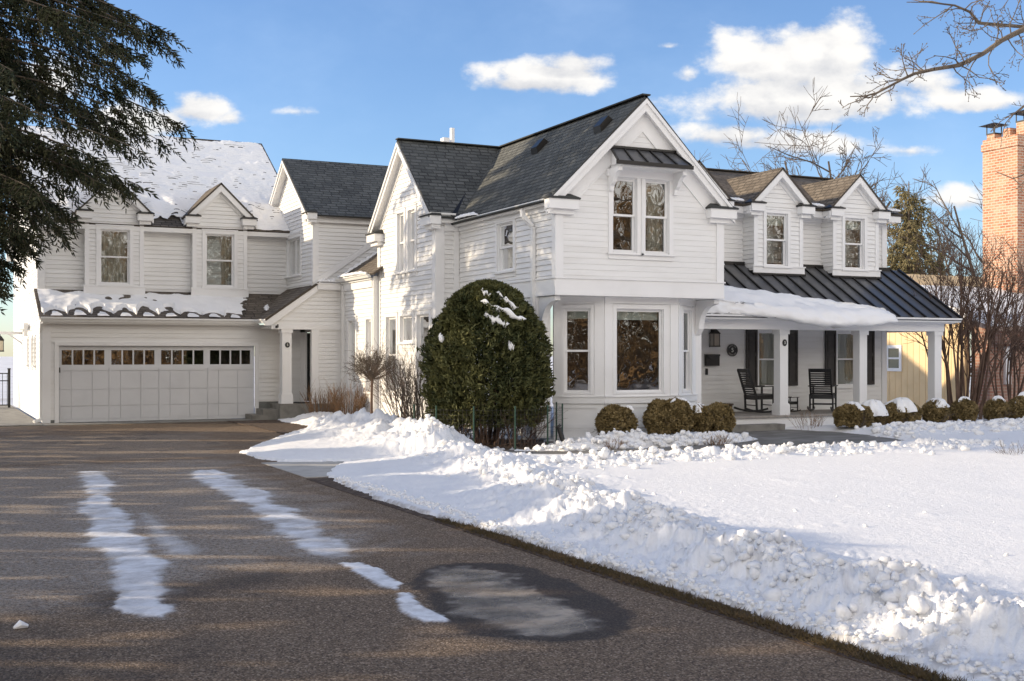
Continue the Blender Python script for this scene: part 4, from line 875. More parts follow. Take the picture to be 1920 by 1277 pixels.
def clods():
    """broken lumps of ploughed snow resting on the banks"""
    r_ = np.random.default_rng(12); c = np.array(CREST[3:-1]); pts = []
    def hgt(x, y):
        f = x*st+y*ct; a = (x*ct-y*st)/f; i = np.clip(np.searchsorted(Fr_, f), 0, len(Fr_)-1); j = np.clip(np.searchsorted(ar, a), 0, len(ar)-1); return h[i, j]
    n = 6000; k = np.minimum((r_.random(n)**.8*(len(c)-1)).astype(int), len(c)-2); f = r_.random(n); P = c[k]*(1-f)[:, None]+c[k+1]*f[:, None]
    P[:, 0] += .34*r_.normal(size=n)+.10; P[:, 1] += .2*r_.normal(size=n); S = .007+.060*r_.random(n)**7; clump = fbm(P[:, 0], P[:, 1], 1.1, 3, .5, off=40) > .02; P, S = P[clump], S[clump]; pts.append((P, S))
    n = 1100; y = 4.4+12.5*r_.random(n)**1.2; P = np.stack([5.28+.10*np.abs(r_.normal(size=n)), y], 1); pts.append((P, .008+.022*r_.random(n)**2))
    n = 1300; P = np.stack([8.5+10.5*r_.random(n), 17.0+.55*r_.normal(size=n)], 1); S = .014+.075*r_.random(n)**3.5; q = fbm(P[:, 0], P[:, 1], .7, 2, .5, off=44) > .0; pts.append((P[q], S[q]))
    n = 900; P = np.stack([10.2+6.0*r_.random(n), 20.25+.33*r_.normal(size=n)], 1); pts.append((P, .014+.07*r_.random(n)**3))
    n = 700; P = np.stack([18.8+6*r_.random(n), 20.4+.6*r_.normal(size=n)], 1); pts.append((P, .014+.09*r_.random(n)**3))
    n = 70; P = np.stack([6.5+4*r_.random(n)**2, 7+9*r_.random(n)], 1); pts.append((P, .008+.03*r_.random(n)**4))
    P = np.concatenate([p for p, _ in pts]); S = np.concatenate([q for _, q in pts]); z = hgt(P[:, 0], P[:, 1]); ok = z > .02; P, S, z = P[ok], S[ok], z[ok]
    g_ = (1+5**.5)/2; I = np.array([(-1, g_, 0), (1, g_, 0), (-1, -g_, 0), (1, -g_, 0), (0, -1, g_), (0, 1, g_), (0, -1, -g_), (0, 1, -g_), (g_, 0, -1), (g_, 0, 1), (-g_, 0, -1), (-g_, 0, 1)], float); I /= np.linalg.norm(I[0])
    T = np.array([(0, 11, 5), (0, 5, 1), (0, 1, 7), (0, 7, 10), (0, 10, 11), (1, 5, 9), (5, 11, 4), (11, 10, 2), (10, 7, 6), (7, 1, 8), (3, 9, 4), (3, 4, 2), (3, 2, 6), (3, 6, 8), (3, 8, 9), (4, 9, 5), (2, 4, 11), (6, 2, 10), (8, 6, 7), (9, 8, 1)])
    V = I[None]*(1+.75*(r_.random((len(P), 12, 1))-.5))*S[:, None, None]*(.75+.6*r_.random((len(P), 1, 3))); an = r_.random(len(P))*6.28; ca, sa = np.cos(an)[:, None], np.sin(an)[:, None]
    V = np.stack([V[..., 0]*ca-V[..., 1]*sa, V[..., 0]*sa+V[..., 1]*ca, V[..., 2]*.8], -1); V[..., 0] += P[:, :1]; V[..., 1] += P[:, 1:2]; V[..., 2] += (z+S*.30)[:, None]
    F = (T[None]+(np.arange(len(P))*12)[:, None, None]).reshape(-1, 3); tag(np_mesh('snow', V.reshape(-1, 3), F, M_SNOW), 'broken clods of ploughed snow along the banks and the walk', None, None, 'stuff')
clods()
# loose stems, blades and cards ------------------------------------------------
def tubes(name, S, m, parent=None, n=4):
    """S: rows of x0 y0 z0 x1 y1 z1 r0 r1"""
    S = np.asarray(S, float); a, b = S[:, :3], S[:, 3:6]; t = b-a; t /= np.linalg.norm(t, axis=1)[:, None]+1e-9
    ref = np.where(np.abs(t[:, 2:3]) < .9, [[0, 0, 1.]], [[1., 0, 0]]); u = np.cross(t, ref); u /= np.linalg.norm(u, axis=1)[:, None]; w = np.cross(t, u)
    V = []
    for k in range(n):
        q = 2*np.pi*k/n; o = u*np.cos(q)+w*np.sin(q); V += [a+o*S[:, 6:7], b+o*S[:, 7:8]]
    V = np.stack(V, 1).reshape(-1, 3); base = np.arange(len(S))*2*n
    F = np.concatenate([np.stack([base+2*k, base+2*((k+1) % n), base+2*((k+1) % n)+1, base+2*k+1], 1) for k in range(n)])
    return np_mesh(name, V, F, m, parent)
def cones(name, P, D, L, W, m, parent=None):
    """needle-clad shoots: slim three-sided cones from P along D"""
    P = np.asarray(P); D = D/(np.linalg.norm(D, axis=1)[:, None]+1e-9); ref = rng.normal(size=D.shape); u = np.cross(D, ref); u /= np.linalg.norm(u, axis=1)[:, None]; w = np.cross(D, u)
    n = len(P); V = np.empty((n, 5, 3)); mid = P+D*(L*.35)[:, None]
    V[:, 0] = P; V[:, 4] = P+D*L[:, None]
    for k in range(3):
        q = 2*np.pi*k/3; V[:, 1+k] = mid+(u*np.cos(q)+w*np.sin(q))*W[:, None]
    b = np.arange(n)*5
    F = np.concatenate([np.stack([b, b+1+k, b+1+(k+1) % 3], 1) for k in range(3)]+[np.stack([b+4, b+1+(k+1) % 3, b+1+k], 1) for k in range(3)])
    return np_mesh(name, V.reshape(-1, 3), F, m, parent)
def cards(name, P, U, Wv, m, parent=None):
    """leaf-shaped faces centred on P"""
    V = np.stack([P-U, P-Wv*.9+U*.1, P+U, P+Wv*.9+U*.1], 1).reshape(-1, 3); F = np.arange(len(P)*4).reshape(-1, 4)
    return np_mesh(name, V, F, m, parent)
def rdir(n): v = rng.normal(size=(n, 3)); return v/np.linalg.norm(v, axis=1)[:, None]
def leafball(P, size, aspect=.45, bias=None):
    n = len(P); d = rdir(n)
    if bias is not None: d = d*.75+bias; d /= np.linalg.norm(d, axis=1)[:, None]
    w = np.cross(d, rdir(n)); w /= np.linalg.norm(w, axis=1)[:, None]; s = size*(.6+.8*rng.random(n))
    return d*s[:, None], w*(s*aspect)[:, None]
def grow(S, p, d, L, r, lvl, rs, spread=.75, up=.12, kids=(3, 5), ratio=.6, wob=.2, nseg=4, lo=.3, rmin=.004, kr=.55):
    p = np.array(p, float); d = np.array(d, float)/np.linalg.norm(d); st_ = L/nseg; pts = [(p.copy(), d.copy(), r)]
    for k in range(nseg):
        d = d+rs.normal(size=3)*wob+np.array([0, 0, up]); d /= np.linalg.norm(d); q = p+d*st_; r1 = max(rmin*.6, r*(1-.6*(k+1)/nseg))
        S.append((*p, *q, max(rmin*.6, r*(1-.6*k/nseg)), r1)); p = q; pts.append((p.copy(), d.copy(), r1))
    if lvl <= 0: return
    for j in range(rs.integers(kids[0], kids[1]+1)):
        t = lo+(1-lo)*((j+rs.random())/kids[1]); k = min(nseg-1, int(t*nseg)); q0, d0, ra = pts[k]; q1 = pts[k+1][0]; fq = t*nseg-k
        a = rs.normal(size=3); a -= a@d0*d0; a /= np.linalg.norm(a)+1e-9
        nd = d0*(1-.3*spread)+a*spread; grow(S, q0+(q1-q0)*fq, nd, L*ratio*(.7+.6*rs.random())*(1.1-.45*t), max(rmin, ra*kr), lvl-1, rs, spread, up, kids, ratio, wob, max(2, nseg-1), lo*.7, rmin, kr)
def bare_tree(x, y, H, label, seed, r=None, group=None, lean=(0, 0), levels=4, m=None, spread=.7, nm='bare_tree', fork=.3, **k):
    rs = np.random.default_rng(seed); t = empty(nm, (x, y, 0)); tag(t, label, 'tree', group); r = r or H*.017; T = []; S = []
    d = np.array([lean[0], lean[1], 1.]); p = np.zeros(3); hh = H*fork; n = 5
    for i in range(n):
        q = p+d/np.linalg.norm(d)*hh/n+rs.normal(size=3)*.02*H*.1; T.append((*p, *q, r*(1.15-.35*i/n), r*(1.15-.35*(i+1)/n))); p = q
    nb_ = rs.integers(4, 6)
    for i in range(nb_):
        a = 2*np.pi*(i+.6*rs.random())/nb_; sp = .25+.45*rs.random()
        grow(S, p-np.array([0, 0, .06*H*rs.random()]), (math.cos(a)*sp+lean[0], math.sin(a)*sp+lean[1], 1), H*(.40+.18*rs.random()), r*.62, levels-1, rs, spread=spread, rmin=H*.0011, **k)
    tubes('trunk', T, m or M_BARK, t, 7); tubes('crown', S, m or M_TWIG, t, 4)
    return t

# ------------------------------------------------------------------ snow lying on roofs
M_RSNOW = snow_mat('roof_snow', 3, .3, .03)
def roof_snow(name, fun, nu, nv, keepf, m, lab):
    U, Vv = np.meshgrid(np.linspace(0, 1, nu), np.linspace(0, 1, nv)); P, K = fun(U, Vv)
    F = grid_faces(nv, nu); k = K.ravel()[F].min(1) > 0; V, F, _ = compact(P.reshape(-1, 3), F[k])
    return tag(np_mesh(name, V, F, m, smooth=True), lab, None, None, 'stuff')
def gsnow(U, W):                                       # thin snow over the main garage roof, courses telling through
    X = GX-.22+U*(10.33-GX+.22); Y = YU-.30+W*(YGr-YU+.26); base = 5.56+(Y-YU+.34)*SG
    n = fbm(X, Y, .8, 4); n2 = fbm(X, Y, 3, 3); ln = W*6.8/.14; saw = 1-np.abs((ln % 1)*2-1)
    thick = .035+.03*n+.034*saw*sstep(n2*.5+.62-W*.25, .0, .6)+.012*n2+.02*np.sin(X*2.1+.6*n)
    bare = ((saw < .10+.08*n2) & (n2*.7+.6*n-.2*W > .30) & (W < .93)) | ((X > 5.65) & (X < 6.62) & (W < .055+.02*n2)) | (W > .985+.01*n2)
    dr = np.minimum(np.abs(X-4.75), np.abs(X-7.74)); thick = thick+.16*np.exp(-((dr-1.15)/.25)**2)*sstep(W, .05, .12)*sstep(W, .32, .2)
    return np.stack([X, Y, base+np.maximum(thick, .012)], -1), np.where(bare, -1, 1)
roof_snow('snow', gsnow, 240, 420, None, M_RSNOW, 'thin wind-combed snow on the main garage roof')
def psnow(U, W):
    X = GX-.05+U*(8.75-GX); Y = YG-.26+W*(YU-YG+.26); base = 2.83+(Y-YG+.28)*(.87/2.30)
    n = fbm(X, Y, 1.2, 3); n2 = fbm(X, Y, 4, 3); ph = (X-GX)/.60; arch = np.sqrt(np.abs(np.sin(np.pi*ph)))
    lo = .05+.32*arch*(.80+.45*n)+.03*n2; bit = (arch > .80) & (W < (.19+.10*n)*np.clip((arch-.78)/.2, 0, 1)+.03*n2) & (W > .0)
    up = .94+.06*n+.03*n2
    e = np.minimum(sstep(W-lo, 0, .10), sstep(up-W, 0, .06)); e = np.where(bit, .4, e)
    ok = ((W > lo) & (W < up)) | bit; ok &= ~((X > 8.05+.2*n2) & (W+.2*n2 < (X-7.95)*1.5))
    return np.stack([X, Y, base+.01+.12*e*(1+.5*n)], -1), np.where(ok, 1, -1)
roof_snow('snow', psnow, 420, 110, None, M_SNOWS, 'scalloped snow on the low roof over the garage door')
# the slab that has slid to the porch eave and hangs over it
def porch_slab():
    xs = np.linspace(XW0+.0, 21.95, 110); rows = []; rs = np.random.default_rng(5)
    for i, x in enumerate(xs):
        t = (x-XW0)/(21.95-XW0); top = 24.36-1.0*t**1.3-.05*math.sin(9*t); th = .24+.05*math.sin(5*t+1)+.03*pnoise(np.array([x*2.]), np.array([0.]))[0]
        ov = (.04+.40*sstep(np.array([t]), .22, .62)[0])*(1-.3*t**6); dr = .02+.30*sstep(np.array([t]), .25, .72)[0]*(1-.5*t**5)
        e = min(1., (1-t)*9)**.5; th *= .35+.65*e; a = []
        ye = PR0[0]; N = 9
        for k in range(N+1):                                   # upper surface from the top edge down to the eave
            q = k/N; y = top+(ye-top)*q; a.append((y, pz(y)+.015+th*(1-(1-min(1, q*2.3))**3)))
        zt = a[-1][1]
        for k in range(1, 8):                                  # rounded nose
            q = math.pi*.5*k/7; a.append((ye-ov*math.sin(q), zt-(th+dr)*(1-math.cos(q))*.9))
        a.append((ye-ov*.65, zt-(th+dr))); a.append((ye-ov*.2, zt-(th+dr)*.95)); a.append((ye+.02, pz(ye)-.02))
        a.append((ye+.10, pz(ye+.10)+.005)); a.append((top, pz(top)+.004))
        w = .045
        rows.append([(x, y+w*fbm(np.array([x]), np.array([j*.4+1]), 2.5, 3)[0], z+w*fbm(np.array([x]), np.array([j*.4+7]), 2.5, 3)[0]) for j, (y, z) in enumerate(a)])
    P = np.array(rows); nr, nc = P.shape[:2]; F = grid_faces(nr, nc); mbx = np_mesh('snow', P.reshape(-1, 3), F, M_SNOWS, smooth=True)
    return tag(mbx, 'thick slab of snow sliding over the eave of the metal porch roof', None, None, 'stuff')
porch_slab()
def patch_strip(pts, w, th, lab):
    """low rounded ridge of snow along a line"""
    P = [Vector(p) for p in pts]; rows = []; n = 40
    for i in range(n+1):
        t = i/n*(len(P)-1); k = min(len(P)-2, int(t)); c = P[k].lerp(P[k+1], t-k); d = (P[k+1]-P[k]).normalized(); s = d.cross(Vector((0, 0, 1))).normalized()
        e = min(1, 6*min(i, n-i)/n)**.5; ww = w*e*(1+.35*math.sin(i*1.7)+.2*math.sin(i*.6)); rows.append([c+s*ww*math.cos(a)+Vector((0, 0, th*e*math.sin(a)*(1+.3*math.sin(i*1.1)))) for a in np.linspace(0, math.pi, 9)])
    A = np.array([[tuple(q) for q in r] for r in rows]); return tag(np_mesh('snow', A.reshape(-1, 3), grid_faces(*A.shape[:2]), M_SNOWS, smooth=True), lab, None, None, 'stuff')
patch_strip([(XC-.20, 30.5, 4.02), (XC-.18, 33.0, 4.04)], .10, .07, 'snow lying in the gutter of the low link')
patch_strip([(XC-.05, 33.0, 4.12), (11.9, 33.05, 4.92)], .10, .06, 'snow wedged along the flashing above the side entry')
patch_strip([(XL-.23, 24.9, 5.03), (XL-.2, 26.1, 5.05)], .10, .07, 'snow in the inner gutter corner below the dark valley')
patch_strip([(9.95, YE-.02, 3.93), (10.6, YE-.02, 3.93)], .09, .08, 'snow heaped on the flat cap of the side entry')
patch_strip([(8.75, 34.2, 3.12), (9.2, 35.9, 3.42)], .06, .04, 'snow in the valley beside the side entry roof')
for i, x in enumerate((18.55, 21.17, 23.85)):
    patch_strip([(x-.38, 25.14, 5.79), (x+.30, 25.16, 5.79)], .13, .07, ['snow on the eave left of the middle porch dormer', 'snow on the eave between the two porch dormers', 'snow on the eave at the right end above the porch'][i])

# ------------------------------------------------------------------ shrubs and trees close to the house
def bush(name, x, y, z0, rx, ry, hgt, n, size, m, label, group=None, lobes=None, cap=None, cat='bush', pw=2.15):
    o = empty(name, (x, y, 0)); tag(o, label, cat, group); L = lobes or [(0, 0, 1.)]; PP = []
    for (lx, ly, k) in L:
        q = rdir(int(n*k*1.5)); q[:, 2] = np.where(q[:, 2] < -.75, -q[:, 2], q[:, 2]); sgn = np.sign(q); q = sgn*np.abs(q)**(2/pw); q /= np.linalg.norm(np.abs(q)**pw, axis=1, ord=1)[:, None]**(1/pw)
        rad = 1-.42*rng.random(len(q))**2.2+.07*fbm(q[:, 0]*3+lx*5, q[:, 2]*3+q[:, 1]*2, 1.0, 3)
        p = q*rad[:, None]*np.array([rx*k, ry*k, hgt/2*(.55+.45*k)]); p[:, 2] += z0+hgt/2*(.55+.45*k); p[:, 0] += lx; p[:, 1] += ly; PP.append(p)
    size *= 1.25; P = np.concatenate(PP); P = P+.05*np.stack([pnoise(P[:, 0]*5, P[:, 2]*5+x), pnoise(P[:, 1]*5+y, P[:, 2]*5), pnoise(P[:, 0]*5, P[:, 1]*5+3)], 1); b = (P-np.array([0, 0, z0+hgt/2])); b /= np.linalg.norm(b, axis=1)[:, None]
    U, W = leafball(P, size, .5, b*.6); cards('crown', P, U, W, m, o)
    S = []; rs = np.random.default_rng(int(abs(x*100)))
    for _ in range(10): a = rs.random()*6.28; grow(S, (.05*math.cos(a), .05*math.sin(a), z0-.1), (math.cos(a)*.8, math.sin(a)*.8, 1), hgt*.75, .014, 2, rs, rmin=.003)
    tubes('stems', S, M_TWIG, o)
    for (cx, cy, cz, cr, ct_) in (cap or []):
        U2, V2 = np.meshgrid(np.linspace(0, 2*np.pi, 36), np.linspace(0, 1, 12)); nn = fbm(np.cos(U2)*1.5+x+cx*7, np.sin(U2)*1.5+V2+y, 1., 3)
        rr = .86*cr*V2*(1+.45*nn); zc = z0+cz+ct_*(1-V2**2.5)-.16*V2**2.5*cr/.4+.03*nn
        A = np.stack([x+cx+rr*np.cos(U2), y+cy+rr*np.sin(U2)*.85, zc], -1); s_ = np_mesh('snow', A.reshape(-1, 3), grid_faces(12, 36), M_SNOWS, smooth=True); tag(s_, 'snow cap on the '+label, None, None, 'stuff')
    return o
G1 = 'clipped boxwoods beside the front walk'
bush('boxwood', 12.60, 21.05, .12, .40, .38, .68, 4200, .030, M_BOX, 'small round bronze boxwood below the bay, next to the arborvitae', G1, cap=[(.25, -.1, .62, .10, .05)])
bush('boxwood', 13.85, 21.05, .12, .31, .40, .80, 5200, .030, M_BOX, 'tall twin-lobed bronze boxwood below the bay, middle of three', G1, lobes=[(-.20, 0, .92), (.22, .05, 1.0)], cap=[(.30, .0, .76, .24, .05)])
bush('boxwood', 14.98, 21.2, .12, .32, .42, .68, 5200, .030, M_BOX, 'snow-topped boxwood at the porch end of the bay bed', G1, lobes=[(-.26, .05, .9), (.24, 0, 1.0)], cap=[(-.30, .0, .60, .28, .08)])
G2 = 'snow-capped shrubs in a row before the porch'
for (x, y, rx, h_, lab, lobes, cap) in (
    (19.75, 22.0, .33, .58, 'wide rusty boxwood at the walk end of the porch row', [(-.22, 0, 1), (.30, .15, .85)], [(-.05, .0, .58, .30, .06)]),
    (20.70, 22.4, .26, .46, 'low boxwood under a big white snow dome in the porch row', None, [(-.0, .0, .46, .44, .20)]),
    (21.62, 22.5, .34, .58, 'boxwood with a broad snow cap left of the end column', [(-.2, 0, .9), (.25, 0, 1)], [(.05, .0, .56, .50, .13)]),
    (22.72, 22.4, .31, .60, 'round boxwood standing just under the end column', None, [(.05, .0, .58, .34, .08)]),
    (23.80, 22.5, .33, .62, 'dark boxwood just right of the end column', None, [(.02, .0, .62, .20, .06)]),
    (24.95, 22.5, .32, .60, 'dark boxwood below the big bare shrub', None, [(.05, .0, .62, .22, .07)]),
    (26.05, 22.5, .40, .68, 'dark snow-topped boxwood at the right end of the row', [(-.15, 0, 1), (.3, 0, .95)], [(.08, .0, .66, .46, .13)])):
    bush('boxwood', x, y, .08, rx, rx*.95, h_, 3600, .030, M_BOX, lab, G2, lobes, cap)
def arborvitae():
    x, y, H, Rr = 10.22, 22.16, 3.34, 1.27; o = empty('arborvitae', (x, y, 0)); tag(o, 'big dome-shaped green arborvitae with snow streaks beside the bay window', 'bush')
    n = 56000; z = .42+(H-.42)*rng.random(n)**.9; t = (z-.3)/(H-.3); a = rng.random(n)*2*np.pi
    prof = Rr*np.sqrt(np.clip(1-np.clip((t-.30)/.70, 0, 1)**2.1, 0, 1))*(.78+.22*np.clip(t/.3, 0, 1))
    lump = 1+.10*fbm(a*1.6, z*1.3, 1., 4, .55)+.13*fbm(a*4.5, z*3.4, 1., 3)+.05*fbm(a*11, z*8, 1., 2)
    rad = prof*lump*(1-.55*rng.random(n)**2.6)
    P = np.stack([rad*np.cos(a), rad*np.sin(a), z], 1); outw = np.stack([np.cos(a), np.sin(a), .5+.6*rng.random(n)], 1); outw /= np.linalg.norm(outw, axis=1)[:, None]
    U, W = leafball(P, .052, .36, outw*.8); cards('crown', P, U, W, M_ARB, o)
    S = []; rs = np.random.default_rng(2)
    for k in range(26):
        q = rs.random()*6.28; r0 = .25*rs.random(); S.append((r0*math.cos(q), r0*math.sin(q), 0, (r0+.5*rs.random())*math.cos(q), (r0+.5*rs.random())*math.sin(q), .9+rs.random(), .03, .015))
    for k in range(120):
        q = rs.random()*6.28; r0 = .5+.6*rs.random(); grow(S, (r0*math.cos(q), r0*math.sin(q), .0), (.4*rs.normal(), .4*rs.normal(), 1), .5+.5*rs.random(), .008, 1, rs, rmin=.003)
    tubes('trunk', S, M_RTWIG, o)
    def strip(th0, th1, z0, z1, w, lab):
        rows = []
        for i in range(24):
            k = i/23; th_ = th0+(th1-th0)*k; zc = z0+(z1-z0)*k+.03*math.sin(k*14); tt = (zc-.3)/(H-.3); pr_ = Rr*math.sqrt(max(0, 1-max(0, (tt-.3)/.7)**2.1))*1.02
            e = min(1, 5*min(k, 1-k)+.15)*w*(1+.45*math.sin(k*23+th0*9)); rows.append([(x+(pr_+.05*math.sin(b)-.02)*math.cos(th_), y+(pr_+.05*math.sin(b)-.02)*math.sin(th_), zc+e*math.cos(b)) for b in np.linspace(0, math.pi, 7)])
        A = np.array(rows); tag(np_mesh('snow', A.reshape(-1, 3), grid_faces(*A.shape[:2]), M_SNOWS, smooth=True), lab, None, None, 'stuff')
    v0 = -math.pi/2-.45
    strip(v0-.15, v0+.85, 2.90, 2.52, .06, 'upper snow streak on the arborvitae'); strip(v0-.05, v0+.42, 2.62, 2.42, .07, 'middle snow streak on the arborvitae'); strip(v0+.3, v0+.75, 3.08, 2.75, .05, 'snow streak near the crown of the arborvitae')
    strip(v0+.36, v0+.46, 2.02, 2.0, .06, 'small snow patch on the middle of the arborvitae'); strip(v0-.95, v0-.82, 2.2, 2.15, .05, 'snow patch on the drive side of the arborvitae'); strip(v0-.2, v0+.12, 3.12, 3.02, .04, 'snow fleck on the top of the arborvitae')
arborvitae()
def wire_fence():
    o = empty('wire_fence', (10.12, 21.85, 0)); tag(o, 'thin wire mesh fence on green posts around the arborvitae', 'fence'); cx, cy = .1, .35; rr = 1.55; S = []
    pa = np.linspace(-math.pi*1.02, -.08, 7)
    for a in pa:
        p = (cx+rr*math.cos(a), cy+rr*math.sin(a)); mb = MB(); mb.tube([(p[0], p[1], 0), (p[0], p[1], .86)], .016, 6); mb.build('post', M_GREEN, o)
    fine = np.linspace(pa[0], pa[-1], 60)
    for z in np.arange(.06, .80, .09):
        for a, b in zip(fine[:-1], fine[1:]): S.append((cx+rr*math.cos(a), cy+rr*math.sin(a), z, cx+rr*math.cos(b), cy+rr*math.sin(b), z, .0022, .0022))
    for a in fine: S.append((cx+rr*math.cos(a), cy+rr*math.sin(a), .02, cx+rr*math.cos(a), cy+rr*math.sin(a), .80, .0022, .0022))
    tubes('mesh', S, M_WIRE, o)
wire_fence()
mb = MB(); mb.tube([(11.15, 20.55, -.02), (11.05, 20.62, .42)], .05, 8); mb.tube([(11.05, 20.62, .42), (11.02, 20.64, .46)], .06, 8); tag(mb.build('drain_tube', M_IRON), 'short dark corrugated tube leaning in the snow before the bay corner', 'tube')
def topiary():
    x, y = 10.25, 29.35; o = empty('small_tree', (x, y, 0)); tag(o, 'small bare lollipop-shaped tree with a thin trunk before the side windows', 'tree'); rs = np.random.default_rng(11)
    tubes('trunk', [(0, 0, 0, .0, .01, .62, .042, .036), (0, .01, .62, .01, 0, 1.22, .036, .034)], M_RTWIG, o, 7)
    S = []
    for k in range(60):
        a = rs.random()*6.28; e = rs.random()*1.25-.12; d = (math.cos(a)*math.cos(e), math.sin(a)*math.cos(e), math.sin(e)+.12); grow(S, (0, 0, 1.15+.12*rs.random()), d, .62+.22*rs.random(), .012, 2, rs, spread=.75, up=.10, kids=(4, 6), ratio=.52, rmin=.0036, wob=.14)
    tubes('crown', S, M_TWIG, o, 3)
topiary()
def stems(name, x, y, n, H, lean, m, lab, seed, rbase=.25, r=.008, lvl=1, kids=(1, 3), cat='shrub', spread=.5, up=.05, group=None, rmin=.003):
    o = empty(name, (x, y, 0)); tag(o, lab, cat, group); rs = np.random.default_rng(seed); S = []
    for k in range(n):
        a = rs.random()*6.28; q = rbase*math.sqrt(rs.random()); grow(S, (q*math.cos(a), q*math.sin(a), -.02), (lean*math.cos(a)*(.2+rs.random()), lean*math.sin(a)*(.2+rs.random()), 1), H*(.6+.45*rs.random()), r*(.7+.6*rs.random()), lvl, rs, spread=spread, up=up, kids=kids, ratio=.5, wob=.09, nseg=5, lo=.35, rmin=rmin)
    tubes('stems', S, m, o, 4); return o
stems('dry_shrub', 9.85, 32.3, 90, 1.0, .5, M_DRY, 'low brown dry perennial clump nearest the side entry', 21, .35, .009)
stems('dry_shrub', 10.25, 31.2, 80, 1.15, .55, M_DRY, 'taller orange-tan dry shrub between side entry and small tree', 22, .3, .010)
stems('bare_shrub', 10.15, 25.9, 46, 1.9, .5, M_TWIG, 'leafless grey shrub between the small tree and the arborvitae', 23, .25, .012, 2, (2, 4))
stems('bare_shrub', 10.45, 27.5, 26, 1.9, .42, M_RTWIG, 'leafless red-brown shrub right behind the small tree', 24, .22, .011, 2, (2, 4))
stems('dry_shrub', 19.2, 23.0, 40, .55, .6, M_DRY, 'dry grassy clump by the deck below the dark chair', 25, .25, .005)
stems('dry_shrub', 11.9, 20.0, 50, .26, .9, M_DRY, 'tiny dry tuft in the snow before the bay', 26, .14, .005)
stems('dry_shrub', 14.3, 20.0, 50, .26, .9, M_DRY, 'tiny dry tuft in the snow under the boxwoods', 27, .2, .005)
stems('dry_shrub', 17.0, 14.9, 26, .42, 1.6, M_TWIG, 'low dark twigs poking from the snow at the right frame edge', 29, .2, .004)
stems('multi_stem_shrub', 25.9, 24.6, 24, 4.6, .30, M_RTWIG, 'tall red-brown leafless multi-stemmed shrub beside the porch end', 31, .55, .045, 3, (3, 5), 'shrub', .5, .05, rmin=.0062)
stems('bare_shrub', 28.6, 25.2, 14, 4.4, .30, M_RTWIG, 'tall red-brown leafless shrub at the right frame edge', 32, .5, .04, 3, (3, 5), 'shrub', .5, .05, rmin=.0062)
# grass along the drive and loose dead blades
def blades():
    n = 9000; yy = 4.2+8.2*rng.random(n)**1.25; xx = 5.07+.15*rng.random(n)+.03*rng.normal(size=n); P = np.stack([xx, yy, .004+.0*xx], 1)
    D = np.stack([rng.normal(size=n)*.9-.2, rng.normal(size=n)*.9, .55+.5*rng.random(n)], 1); tag(cones('grass', P, D, .025+.045*rng.random(n), .0022+.002*rng.random(n), M_GRASS), 'flattened winter grass along the edge of the drive', None, None, 'stuff')
blades()

# ------------------------------------------------------------------ porch things
def rocking_chair(x, y, rz, label, s=1., z=.36, n=11):
    o = empty('rocking_chair', (x, y, z), rz); tag(o, label, 'chair', 'black rocking chairs on the porch'); o.scale = (s, s, s)
    # faces +X of its own; y is across
    def part(name, fn): mb = MB(); fn(mb); return mb.build(name, M_BLACK, o)
    hw = .29
    part('seat', lambda m: [m.prism([(-.24, -hw, .415+.0), (-.24, hw, .415), (.28, hw, .455), (.28, -hw, .455)], (0, 0, .03)), m.box((-.25, -hw, .34), (-.22, hw, .43)), m.box((.24, -hw, .37), (.27, hw, .455)), m.box((-.22, -hw, .35), (.24, -hw+.03, .42)), m.box((-.22, hw-.03, .35), (.24, hw, .42))])
    def back(m):
        for sy in (-1, 1): m.beam((-.235, sy*(hw-.022), .42), (-.46, sy*(hw-.022), 1.10), .045, .05, (1, 0, 0))
        for k in range(n):
            t = .10+.82*k/(n-1); m.beam((-.235-.225*t, -hw+.04, .42+.68*t), (-.235-.225*t, hw-.04, .42+.68*t), .035, .018, (-.3, 0, 1)) if False else m.beam((-.235-.225*t, -hw+.04, .42+.68*t), (-.235-.225*t, hw-.04, .42+.68*t), .018, .036, (-.3, 0, 1))
        m.beam((-.455, -hw, 1.09), (-.455, hw, 1.09), .03, .07, (-.3, 0, 1))
    part('backrest', back)
    for sy in (-1, 1):
        part('armrest', lambda m: m.prism([(-.33, sy*hw-.04, .66), (-.33, sy*hw+.04, .66), (.30, sy*hw+.05, .67), (.30, sy*hw-.05, .67)], (0, 0, .022)))
        part('leg', lambda m: m.beam((.24, sy*hw, .06), (.24, sy*hw, .67), .042, .042, (1, 0, 0)))
        part('leg', lambda m: m.beam((-.23, sy*hw, .05), (-.25, sy*hw, .46), .042, .042, (1, 0, 0)))
        def rocker(m):
            pts = [(.40*k/6*1.05-.0, sy*hw, .035+.10*(k/6)**2*.55) for k in range(-8, 7)]
            for p, q in zip(pts[:-1], pts[1:]): m.beam(p, q, .032, .05)
        part('rocker', rocker)
    part('stretcher', lambda m: [m.beam((.24, -hw, .2), (.24, hw, .2), .025, .025), m.beam((-.24, -hw, .2), (-.24, hw, .2), .025, .025)])
    return o
rocking_chair(19.05, 24.75, R(-8), 'black slat-back rocking chair seen from the side, left of the first column', 1.0)
rocking_chair(20.95, 24.55, R(40), 'black slat-back rocking chair with its back to the yard, between two columns', 1.0)
rocking_chair(20.10, 24.85, R(-4), "small black child's rocking chair low beside the first column", .56, n=5)
